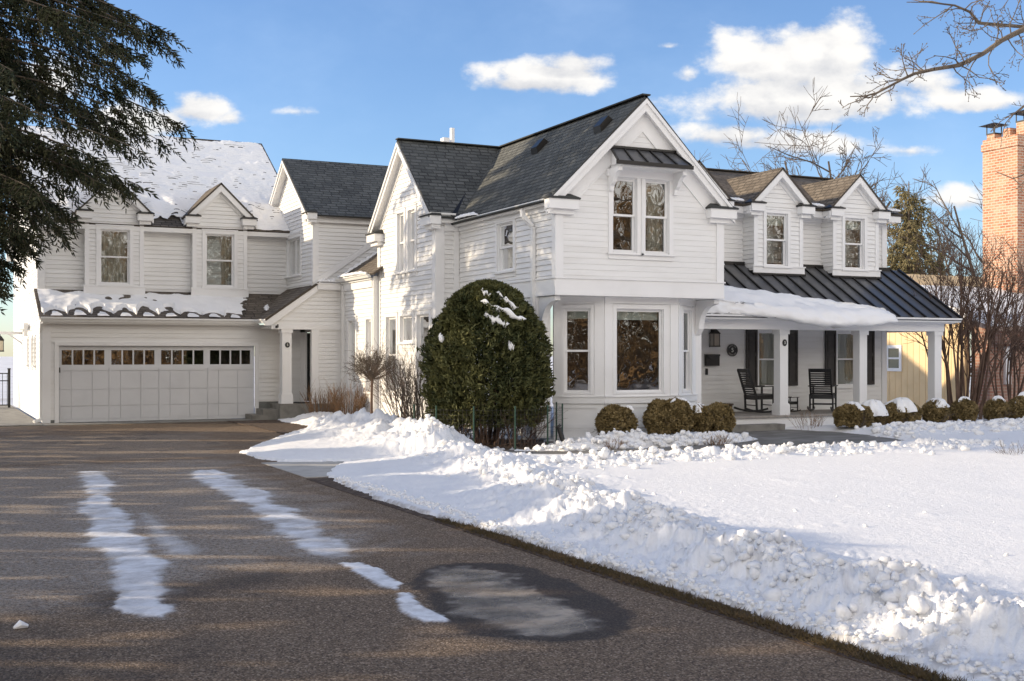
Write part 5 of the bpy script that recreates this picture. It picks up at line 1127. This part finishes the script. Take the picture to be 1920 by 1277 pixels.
def lantern(x, y, z, s, label, hang=False):
    o = empty('wall_lantern', (x, y, z)); tag(o, label, 'lantern'); w = .085*s
    mb = MB(); mb.box((-w, -.02-2*w, -.26*s), (w, -.02, .04*s)); mb.build('lantern_glass', M_LAMPGL, o)
    mb = MB()
    for a in (-w, w):
        for b in (-.02, -.02-2*w): mb.beam((a, b, -.27*s), (a, b, .05*s), .016*s, .016*s, (1, 0, 0))
    mb.box((-w-.015, -.035-2*w, -.29*s), (w+.015, -.005, -.26*s)); mb.box((-w-.02, -.04-2*w, .04*s), (w+.02, 0, .06*s))
    c = (0, -.02-w); q = [(-w-.015, -.035-2*w), (w+.015, -.035-2*w), (w+.015, -.005), (-w-.015, -.005)]
    mb.hexa([(a, b, .06*s) for a, b in q]+[(c[0]+(a-c[0])*.4, c[1]+(b-c[1])*.4, .15*s) for a, b in q])
    mb.tube([(0, c[1], .14*s), (0, c[1], .20*s), (0, c[1], .215*s), (0, c[1], .25*s)], [.03*s, .035*s, .012*s, .006*s], 8); mb.tube([(0, c[1], .19*s), (0, c[1]+.02, .24*s), (0, 0.0, .20*s)], .012*s, 6)
    mb.box((-.05*s, -.012, -.1*s), (.05*s, 0.004, .22*s)); mb.build('lantern_frame', M_IRON, o); return o
lantern(18.12, YP-.02, 2.34, 1.02, 'black glass wall lantern beside the front door on the porch')
def plaque(x, y, z, rx, rz_, txt, label, big=True):
    o = empty('address_plaque', (x, y, z)); tag(o, label, 'plaque')
    mb = MB(); N = 40; mb.prism([(rx*math.cos(2*math.pi*k/N), 0, rz_*math.sin(2*math.pi*k/N)) for k in range(N)], (0, -.022, 0)); mb.build('plate', M_BLACK, o)
    c = bpy.data.curves.new('numeral', 'FONT'); c.body = txt; c.align_x = 'CENTER'; c.align_y = 'CENTER'; c.size = rz_*(.98 if big else 1.25); c.extrude = .003
    tf = bpy.data.objects.new('numeral_curve', c); COL.objects.link(tf); dg = bpy.context.evaluated_depsgraph_get(); me = bpy.data.meshes.new_from_object(tf.evaluated_get(dg)); bpy.data.objects.remove(tf)
    me.materials.clear(); me.materials.append(M_LETTER); t = bpy.data.objects.new('numeral', me); t.location = (0, -.025, 0); t.rotation_euler = (R(90), 0, 0); link(t, o)
    if big:
        mb = MB()
        for a0, a1, groups in ((150, 30, (6, 4)), (212, 328, (8, 4))):
            tot = sum(groups)+len(groups)-1; i = 0
            for gi, gn in enumerate(groups):
                for k in range(gn):
                    a = R(a0+(a1-a0)*(i+.5)/tot); cx, cz = rx*.76*math.cos(a), rz_*.76*math.sin(a); tx, tz = -math.sin(a), math.cos(a)
                    hx, hz = math.cos(a)*.020, math.sin(a)*.020
                    for off in (-.006, .006): mb.prism([(cx+tx*(off-.002)-hx, -.0225, cz+tz*(off-.002)-hz), (cx+tx*(off+.002)-hx, -.0225, cz+tz*(off+.002)-hz), (cx+tx*(off+.002)+hx, -.0225, cz+tz*(off+.002)+hz), (cx+tx*(off-.002)+hx, -.0225, cz+tz*(off-.002)+hz)], (0, -.002, 0))
                    mb.prism([(cx-tx*.007-hx*.2, -.0225, cz-tz*.007-hz*.2), (cx+tx*.007-hx*.2, -.0225, cz+tz*.007-hz*.2), (cx+tx*.007+hx*.2, -.0225, cz+tz*.007+hz*.2), (cx-tx*.007+hx*.2, -.0225, cz-tz*.007+hz*.2)], (0, -.002, 0)); i += 1
                i += 1
        mb.build('rim_lettering', mat('worn_lettering', (.33, .31, .28), .6), o)
        mb = MB(); mb.tube([(rx*.985*math.cos(2*math.pi*k/N), -.024, rz_*.985*math.sin(2*math.pi*k/N)) for k in range(N+1)], .005, 5, False); mb.build('rim', mat('worn_rim', (.16, .15, .135), .5), o)
    return o
plaque(18.74, YP-.018, 1.96, .165, .16, '5', 'large black oval plaque numbered 5 on the porch wall beside the mailbox')
plaque(18.93, 23.72-.1235, 2.14, .062, .082, '5', 'small black oval number 5 on the first porch column', False)
plaque(9.09, YE+.14-.136, 2.12, .068, .075, '5', 'small black round number 5 on the side entry column', False)
def mailbox():
    o = empty('mailbox', (18.08, YP-.018, 1.71)); tag(o, 'flat dark wall mailbox with a pointed flap below the lantern', 'mailbox')
    mb = MB(); mb.box((-.20, -.10, -.15), (.20, 0, .13)); mb.build('box', M_IRON, o)
    mb = MB(); mb.prism([(-.205, -.104, .135), (.205, -.104, .135), (.205, -.104, .10), (0, -.104, -.02), (-.205, -.104, .10)], (0, -.012, 0)); mb.box((-.21, -.11, .13), (.21, 0.0, .145)); mb.build('flap', M_BLACK, o)
mailbox()
mb = MB(); mb.box((17.905, YP-.045, 1.33), (17.97, YP-.015, 1.49)); mb.tube([(17.938, YP-.05, 1.38), (17.938, YP-.044, 1.38)], .018, 10); tag(mb.build('doorbell', M_BLACK), 'small dark doorbell on the porch wall below the mailbox', 'doorbell')
mb = MB(); mb.tube([(18.22, 25.1, .36), (18.22, 25.1, .56), (18.22, 25.1, .565), (18.22, 25.1, .60)], [.16, .21, .235, .235], 20); tag(mb.build('planter', M_POT), 'empty brown round planter on the porch floor behind the boxwoods', 'planter')
def security_camera(x, y, z, d, label):
    o = empty('security_camera', (x, y, z)); tag(o, label, 'camera'); mb = MB(); mb.beam((0, 0, 0), (d[0]*.13, d[1]*.13, -.02), .06, .06); mb.build('body', M_IRON, o)
    mb = MB(); mb.beam((0, 0, .0), (-d[0]*.03, -d[1]*.03, .05), .03, .03); mb.build('bracket', M_IRON, o)
security_camera(19.06, 23.60, 2.42, (1, -.15), 'dark bullet camera fixed high on the first porch column'); security_camera(8.78, YE-.12, 2.64, (-.5, -.8), 'tiny black camera under the eave corner of the side entry')
def yard_sign():
    o = empty('yard_sign', (15.62, 21.75, -.12)); tag(o, 'small blue octagonal sign on a stake at the end of the bay boxwoods', 'sign')
    mb = MB(); mb.tube([(0, 0, 0), (0, 0, .5)], .008, 6); mb.build('stake', M_TRIM, o)
    mb = MB(); mb.prism([(.13*math.cos(R(22.5+45*k)), -.012, .52+.15*math.sin(R(22.5+45*k))) for k in range(8)], (0, -.012, 0)); mb.build('panel', M_TRIM, o)
    mb = MB(); mb.prism([(.112*math.cos(R(22.5+45*k)), -.0245, .52+.13*math.sin(R(22.5+45*k))) for k in range(8)], (0, -.003, 0)); mb.build('face', M_BLUE, o)
    mb = MB(); [mb.box((-.07, -.031, .52+q-.012), (.07, -.028, .52+q+.012)) for q in (-.05, .0, .05)]; mb.build('stripe', M_TRIM, o)
yard_sign()
# garage side: lantern on a bracket, pipe, small windows, gate
for y in (36.9, 37.9, 39.6): window(fGl, y, y+.34, 1.55, 2.35, kind='fixed', cas=.06, head=False)
o = empty('bracket_lantern', (2.70, 42.4, 2.3)); tag(o, 'pale glass lantern on a white bracket at the garage side wall', 'lantern')
mb = MB(); mb.beam((.05, 0, .25), (-.75, 0, .25), .07, .09); mb.beam((.05, 0, -.1), (-.4, 0, .24), .05, .05); mb.build('bracket', M_TRIM, o)
mb = MB(); mb.box((-.71, -.09, -.32), (-.53, .09, .0)); mb.build('lantern_glass', mat('milky_lantern_glass', (.62, .55, .42), .3), o)
mb = MB(); [mb.beam((a, b, -.34), (a, b, .02), .018, .018) for a in (-.71, -.53) for b in (-.09, .09)]; mb.box((-.73, -.11, .0), (-.51, .11, .03)); mb.box((-.73, -.11, -.36), (-.51, .11, -.32)); mb.hexa([(-.73, -.11, .03), (-.51, -.11, .03), (-.51, .11, .03), (-.73, .11, .03), (-.65, -.03, .15), (-.59, -.03, .15), (-.59, .03, .15), (-.65, .03, .15)]); mb.beam((-.62, 0, .14), (-.62, 0, .22), .02, .02); mb.build('lantern_frame', M_IRON, o)
mb = MB(); mb.beam((2.62, 39.0, 2.72), (2.62, 42.3, 2.72), .12, .16); mb.beam((2.62, 39.0, 2.72), (2.62, 39.0, 2.4), .08, .1, (1, 0, 0)); hb(mb, 'side_beam', M_TRIM)
def iron_gate():
    o = empty('iron_gate', (1.4, 44.5, 0)); tag(o, 'black iron gate standing beside the garage side wall', 'gate')
    mb = MB()
    for k in range(19): mb.beam((-1.7+k*.15, 0, .1), (-1.7+k*.15, 0, 1.22), .018, .018)
    for z in (.12, .95, 1.2): mb.beam((-1.72, 0, z), (1.02, 0, z), .03, .035)
    mb.build('bars', M_IRON, o)
    for x in (-.1, 1.06): mb = MB(); mb.box((x-.04, -.04, 0), (x+.04, .04, 1.34)); mb.box((x-.055, -.055, 1.34), (x+.055, .055, 1.38)); mb.build('post', M_IRON, o)
iron_gate()
mb = MB(); mb.tube([(.51, 8.70, .012), (.55, 8.72, .03), (.60, 8.73, .012)], [.01, .03, .012], 7); tag(mb.build('snow_lump', M_SNOWS), 'small white lump of snow lying alone on the near left asphalt', 'snow lump')

# ------------------------------------------------------------------ neighbours on the right
def uvbox(mb, a, b):
    (x0, y0, z0), (x1, y1, z1) = a, b
    for pts, q in (([(x0, y0, z0), (x1, y0, z0), (x1, y0, z1), (x0, y0, z1)], 0), ([(x0, y1, z0), (x0, y0, z0), (x0, y0, z1), (x0, y1, z1)], 1), ([(x1, y0, z0), (x1, y1, z0), (x1, y1, z1), (x1, y0, z1)], 1), ([(x1, y1, z0), (x0, y1, z0), (x0, y1, z1), (x1, y1, z1)], 0), ([(x0, y0, z1), (x1, y0, z1), (x1, y1, z1), (x0, y1, z1)], 2)):
        mb.face(pts, [((p[0] if q != 1 else p[1]), (p[2] if q < 2 else p[1])) for p in pts])
def neighbour():
    o = empty('neighbour_house', (31, 30, 0)); tag(o, 'neighbouring yellow board and brick house with snow-covered roof behind the porch end', 'house'); off = np.array([31, 30, 0])
    def nb(mb, nm, m): mb.v = [tuple(np.array(v)-off) for v in mb.v]; return mb.build(nm, m, o)
    XN = 30.0; y = 28.35; mb = MB()
    while y < 35.9: mb.box((XN, y+.008, 0), (XN+.12, y+.272, 2.95)); y += .28
    mb.box((XN+.02, 28.35, 0), (XN+.2, 36, 2.9)); nb(mb, 'board_wall', M_YEL)
    fr = FX(XN); mb = MB(); a, b, z0, z1 = 31.22, 31.74, 1.38, 2.06
    fbox(mb, fr, a-.11, a, z0-.11, z1+.11, 0, .04); fbox(mb, fr, b, b+.11, z0-.11, z1+.11, 0, .04); fbox(mb, fr, a, b, z1, z1+.11, 0, .04); fbox(mb, fr, a, b, z0-.11, z0, 0, .04); fbox(mb, fr, a, b, (z0+z1)/2-.03, (z0+z1)/2+.03, 0, .03)
    w = nb(mb, 'window', M_TRIM); mb = MB(); mb.face([fr.p(a, z0, .012), fr.p(b, z0, .012), fr.p(b, z1, .012), fr.p(a, z1, .012)]); mb.v = [tuple(np.array(v)-off) for v in mb.v]; mb.build('pane', mat('neighbour_glass', (.10, .12, .10), .1), w)
    mb = MB(); uvbox(mb, (30.3, 27.6, 0), (33.6, 28.35, 2.75)); uvbox(mb, (30.3, 27.1, 2.2), (39, 27.55, 2.72)); nb(mb, 'brick_wall', M_BRICKD)
    mb = MB(); mb.box((33.6, 27.75, 0), (40, 28.1, 2.7)); nb(mb, 'stucco_wall', M_CREAM)
    mb = MB(); mb.box((30.9, 27.5, .9), (31.15, 27.6, 2.1)); mb.box((34.6, 27.68, .9), (35.6, 27.75, 2.0)); nb(mb, 'window', M_TRIM)
    mb = MB(); mb.prism([(29.6, 26.9, 2.72), (29.6, 32.2, 4.1), (29.6, 36.6, 2.95), (29.6, 36.6, 2.85), (29.6, 32.2, 3.95), (29.6, 26.9, 2.6)], (14, 0, 0)); nb(mb, 'roof', M_BRICKD)
    mb = MB(); mb.prism([(33.0, 33.4, 3.9), (33.0, 37.5, 3.9), (33.0, 35.4, 5.0)], (10, 0, 0)); nb(mb, 'rear_gable', M_YEL)
    mb = MB(); mb.prism([(29.58, 26.85, 2.73), (29.58, 32.2, 4.12), (29.58, 36.5, 3.0), (29.58, 36.5, 3.12), (29.58, 32.2, 4.34), (29.58, 26.85, 2.97)], (14.05, 0, 0)); tag(mb.build('snow', M_SNOWS), 'smooth snow covering the neighbouring low roof', None, None, 'stuff')
neighbour()
def chimney():
    o = empty('brick_chimney', (36.10, 31.95, 0)); tag(o, 'tall orange brick chimney with two flue caps at the right frame edge', 'chimney')
    q = R(-4); mb = MB(); uvbox(mb, (-.52, -.80, 0), (.62, .80, 9.45)); uvbox(mb, (-.56, -.84, 9.45), (.66, .84, 9.72)); uvbox(mb, (-.52, -.80, 9.72), (.62, .80, 9.88)); b = mb.build('stack', M_BRICK, o)
    for (x, y, z, w) in ((-.20, .55, 10.08, .18), (.25, -.45, 10.42, .2), (.05, .05, 10.25, .16)):
        mb = MB(); uvbox(mb, (x-w, y-w, 9.88), (x+w, y+w, z)); f = mb.build('flue', M_BRICK, o)
        if w > .17:
            mb = MB(); mb.box((x-w-.02, y-w-.02, z), (x+w+.02, y+w+.02, z+.05)); [mb.beam((x+a*w, y+b*w, z), (x+a*w, y+b*w, z+.36), .03, .03) for a in (-1, 1) for b in (-1, 1)]
            k = w+.22; mb.hexa([(x-k, y-k, z+.34), (x+k, y-k, z+.34), (x+k, y+k, z+.34), (x-k, y+k, z+.34), (x-.05, y-.05, z+.46), (x+.05, y-.05, z+.46), (x+.05, y+.05, z+.46), (x-.05, y+.05, z+.46)]); mb.build('flue_cap', M_IRON, f)
chimney()

# ------------------------------------------------------------------ trees
def spruce(x, y, H, label, Lf, seed, m, zlo=1.2, droop=.34, nb=150, sp=.11, nf=11, fl=.13, fw=.014, dens=None, group=None, nm='spruce_tree', rtr=.30, sl=(.30, .50)):
    o = empty(nm, (x, y, 0)); tag(o, label, 'tree', group); rs = np.random.default_rng(seed); T = []
    for i in range(12): T.append((0, 0, H*i/12, 0, 0, H*(i+1)/12, rtr*(1-.93*i/12), rtr*(1-.93*(i+1)/12)))
    tubes('trunk', T, M_BARK, o, 8); BR = []; TW = []; P = []; D = []
    for k in range(nb):
        z = zlo+(H-zlo)*((k+rs.random())/nb)**1.05; a = k*2.39996+rs.random()*.7; L = Lf(z, a)*(.78+.34*rs.random())
        if L < .25: continue
        n = 10; pts = []
        for i in range(n+1):
            t = i/n; rr = L*t; zz_ = z+L*(.16*t-droop*t*t*1.15+.16*max(0, t-.72)); aa = a+.10*math.sin(3*t+k); pts.append((rr*math.cos(aa), rr*math.sin(aa), zz_))
        pts = np.array(pts); r0 = .008+.007*L
        for i in range(n): BR.append((*pts[i], *pts[i+1], r0*(1-.85*i/n), r0*(1-.85*(i+1)/n)))
        ns = int(L/sp); d_ = dens(a) if dens else 1.; ns = int(ns*d_)
        if ns < 3: continue
        tt = .06+.94*np.sort(rs.random(ns)); idx = np.minimum((tt*n).astype(int), n-1); f = tt*n-idx; Q = pts[idx]*(1-f)[:, None]+pts[idx+1]*f[:, None]
        rad = np.array([math.cos(a), math.sin(a), 0]); tan = np.array([-math.sin(a), math.cos(a), 0]); sd_ = rs.choice([-1, 1], ns)
        dn = .35+1.05*rs.random(ns); sdir = rad*(.35+.4*rs.random(ns))[:, None]+tan*(sd_*(.25+.55*rs.random(ns)))[:, None]+np.array([0, 0, -1.])*dn[:, None]; sdir /= np.linalg.norm(sdir, axis=1)[:, None]
        sl_ = sl; sl2 = (sl_[0]+sl_[1]*rs.random(ns))*(.45+.55*(1-np.abs(tt-.55)))*min(1., .4+L/4)
        for j in range(nf):
            u = (j+.6)/nf; c = Q+sdir*(sl2*u)[:, None]; sag = np.array([0, 0, -.10])*(sl2*u*u)[:, None]; side = np.cross(sdir, rs.normal(size=(ns, 3))); side /= np.linalg.norm(side, axis=1)[:, None]
            P.append(c+sag); D.append(sdir*(.75+.3*rs.random(ns))[:, None]+side*(.85 if j < nf-1 else .15))
        for q0, s0, l0 in zip(Q[::2], sdir[::2], sl2[::2]): TW.append((*q0, *(q0+s0*l0), .006, .003))
    tubes('branches', BR+TW, M_BARK, o, 4); P = np.concatenate(P); D = np.concatenate(D)
    cones('crown', P, D, fl*(.7+.6*rs.random(len(P))), fw*(.8+.4*rs.random(len(P))), m, o); return o
def Lnear(z, a): return float(np.interp(z, [3.2, 4.4, 5.2, 6.2, 7.2, 8.2, 9.2, 10.5, 12.5, 15.5], [1.2, 1.7, 2.7, 3.7, 4.3, 4.75, 4.7, 4.3, 3.2, .3]))
spruce(.33, 29.0, 16, 'dark drooping spruce hanging into the upper left in front of the garage', Lnear, 5, M_NEEDLE, 3.2, .36, 225, .052, 12, .155, .020, lambda a: 1.0 if math.cos(a+.45) > -.25 else .35, sl=(.30, .50))
spruce(45.6, 46.8, 10.8, 'pale sunlit spruce beyond the right end of the house', lambda z, a: 3.1*(1-z/11.2)**.8+.15, 9, M_FARNEEDLE, 1.0, .16, 170, .16, 7, .26, .040, group=None)
spruce(57, 75, 11.5, 'small distant spruce top between the bare trees at right', lambda z, a: 3.0*(1-z/12)**.8, 10, M_FARNEEDLE, 5, .1, 70, .3, 5, .4, .07)
GB = 'bare trees beyond the house'
bare_tree(46.9, 55.0, 16.5, 'spreading bare tree whose crown rises over the porch dormers', 1, group=GB, spread=.8, levels=5)
bare_tree(53, 57, 13.5, 'thin bare tree just left of the pale spruce', 2, group=GB)
bare_tree(49, 45.0, 14.2, 'slender bare tree right of the pale spruce', 3, group=GB, spread=.6)
bare_tree(52.5, 44, 13.0, 'fine-twigged bare tree close to the brick chimney', 4, group=GB, spread=.6)
bare_tree(62, 61, 14, 'faint bare tree far behind the pale spruce', 5, group=GB)
bare_tree(44, 72, 17.0, 'small bare tree top above the ridge right of the main gable', 6, group=GB)
bare_tree(72, 60, 15, 'far bare tree behind the brick chimney', 16, group=GB)
bare_tree(-2.4, 56, 13, 'bare tree with a leaning pale limb behind the garage side wall', 7, group=GB, lean=(.25, 0))
bare_tree(-1, 70, 10, 'distant bare tree low at the left frame edge', 8, group=GB)
bare_tree(1.0, 92, 11, 'far bare tree behind the iron gate', 18, group=GB)
def overhang():
    o = empty('bare_tree', (20.8, 12.6, 0)); tag(o, 'bare tree reaching its budding limbs into the upper right sky', 'tree'); S = []; rs = np.random.default_rng(17)
    W = lambda u, v, Z: np.array([(u-960)/2246.9*Z*ct+Z*st-20.8, -(u-960)/2246.9*Z*st+Z*ct-12.6, 1.85+(664.7-v)/2246.9*Z])
    tubes('trunk', [(0, 0, 0, .05, 0, 2.2, .30, .25), (.05, 0, 2.2, 0, .1, 5.0, .25, .20), (0, .1, 5.0, .1, .1, 9., .20, .10)], M_BARK, o, 9)
    limbs = [([(0, .1, 4.9)], [(1960, 38, 16), (1920, 55, 15.8), (1880, 75, 15.6), (1845, 100, 15.4), (1800, 122, 15.2), (1750, 130, 15), (1715, 138, 15), (1690, 150, 14.9), (1645, 174, 14.8), (1622, 180, 14.8), (1594, 181, 14.8)], .045),
             ([(0, .1, 5.0)], [(1970, 60, 16.4), (1920, 50, 16.3), (1835, 43, 16.1), (1818, 22, 16), (1790, 10, 16), (1740, 4, 15.9), (1700, 4, 15.9)], .036),
             ([(0, .1, 4.2)], [(1990, 160, 16.4), (1930, 190, 16.3), (1900, 214, 16.2), (1880, 222, 16.2)], .02),
             ([(0, .1, 6.2)], [(2000, -60, 16.5), (1900, -40, 16.4), (1800, -45, 16.4), (1730, -25, 16.3)], .03), ([(0, .1, 3.2)], [(2000, 300, 16.4), (1945, 318, 16.3), (1900, 335, 16.2), (1868, 322, 16.2)], .02)]
    for st0, px, r in limbs:
        pts = [np.array(st0[0], float)]+[W(*q) for q in px]; n = len(pts)-1
        for i in range(n): S.append((*pts[i], *pts[i+1], max(.006, r*(1-.85*i/n)), max(.005, r*(1-.85*(i+1)/n))))
        for i in range(1, n):
            for _ in range(4 if i < n-2 else 2):
                d = pts[i]-pts[i-1]; d /= np.linalg.norm(d); a = rs.normal(size=3)*np.array([.8, .8, 1]); nd = d*.7+a*.65; f = rs.random()
                grow(S, pts[i-1]*(1-f)+pts[i]*f, nd, .30+.34*rs.random(), .009, 2, rs, spread=.75, up=.02, kids=(2, 3), ratio=.5, wob=.24, rmin=.0042)
    tips = [s for s in S if s[7] < .0050]; [S.append((s[3], s[4], s[5], s[3]+(s[3]-s[0])*.18, s[4]+(s[4]-s[1])*.18, s[5]+(s[5]-s[2])*.18, .0075, .005)) for s in tips]
    tubes('crown', S, M_BARK, o, 5)
overhang()
# trees and hedge along the left of the drive (they shade the asphalt and show in the garage panes)
def hedge_tree(x, y, H, Rr, label, seed, n=8200, size=.15):
    o = empty('hedge_tree', (x, y, 0)); tag(o, label, 'tree', 'evergreens along the left of the drive'); rs = np.random.default_rng(seed)
    tubes('trunk', [(0, 0, 0, 0, 0, H*.5, .14, .1), (0, 0, H*.5, 0, 0, H*.95, .1, .03)], M_BARK, o, 6)
    z = H*(.06+.94*rs.random(n)**1.1); t = z/H; a = rs.random(n)*6.283; rr = Rr*np.clip(1.03-t, 0, 1)**.24*np.minimum(1, t*6+.5)*(1-.5*rs.random(n)**2)*(1+.2*fbm(a*1.2+seed, z*.9, 1., 3))
    P = np.stack([rr*np.cos(a), rr*np.sin(a), z], 1); q_ = P[:, 1]+y+.486*(P[:, 0]+x+9.3); w_ = P[:, 2]+.35*(P[:, 0]+x+9.3); P = P[fbm(q_*1.9, w_*2.9, 1., 3, .6, off=3) > np.where(w_ > 4.85, -.75, -.10)]; U, Wv = leafball(P, size, .5); cards('crown', P, U, Wv, M_HEDGE, o)
hs_ = np.random.default_rng(42)
for i, (x, y) in enumerate(((-9.2, 8.5), (-9.6, 11.4), (-9.0, 14.2), (-9.5, 17.0), (-9.1, 19.8), (-9.6, 22.4), (-9.0, 25.0), (-9.4, 28.0), (-9.1, 31.5), (-9.6, 35.2))):
    hedge_tree(x, y, 5.45+.55*hs_.random(), 1.75+.3*hs_.random(), 'evergreen tree in the row left of the drive', 50+i)
# bare wood across the street, seen only in the window panes
def wood():
    n = 42000; r_ = np.random.default_rng(77); X = -25+115*r_.random(n); Y = -13-16*r_.random(n)**1.2; z0 = 11.0*r_.random(n)**1.45
    L = .8+2.2*r_.random(n); d = np.stack([r_.normal(size=n)*.5, r_.normal(size=n)*.5, .4+r_.random(n)], 1); d /= np.linalg.norm(d, axis=1)[:, None]; p = np.stack([X, Y, z0], 1); q = p+d*L[:, None]; w = .018+.06*r_.random(n)**2
    tag(tubes('woodland', np.concatenate([p, q, w[:, None], (w*.4)[:, None]], 1), mat('winter_wood', (.34, .20, .085), .9, noise=(.3, (.17, .11, .055), .4, .6)), None, 3), 'brown winter thicket across the street', None, None, 'stuff')
wood()
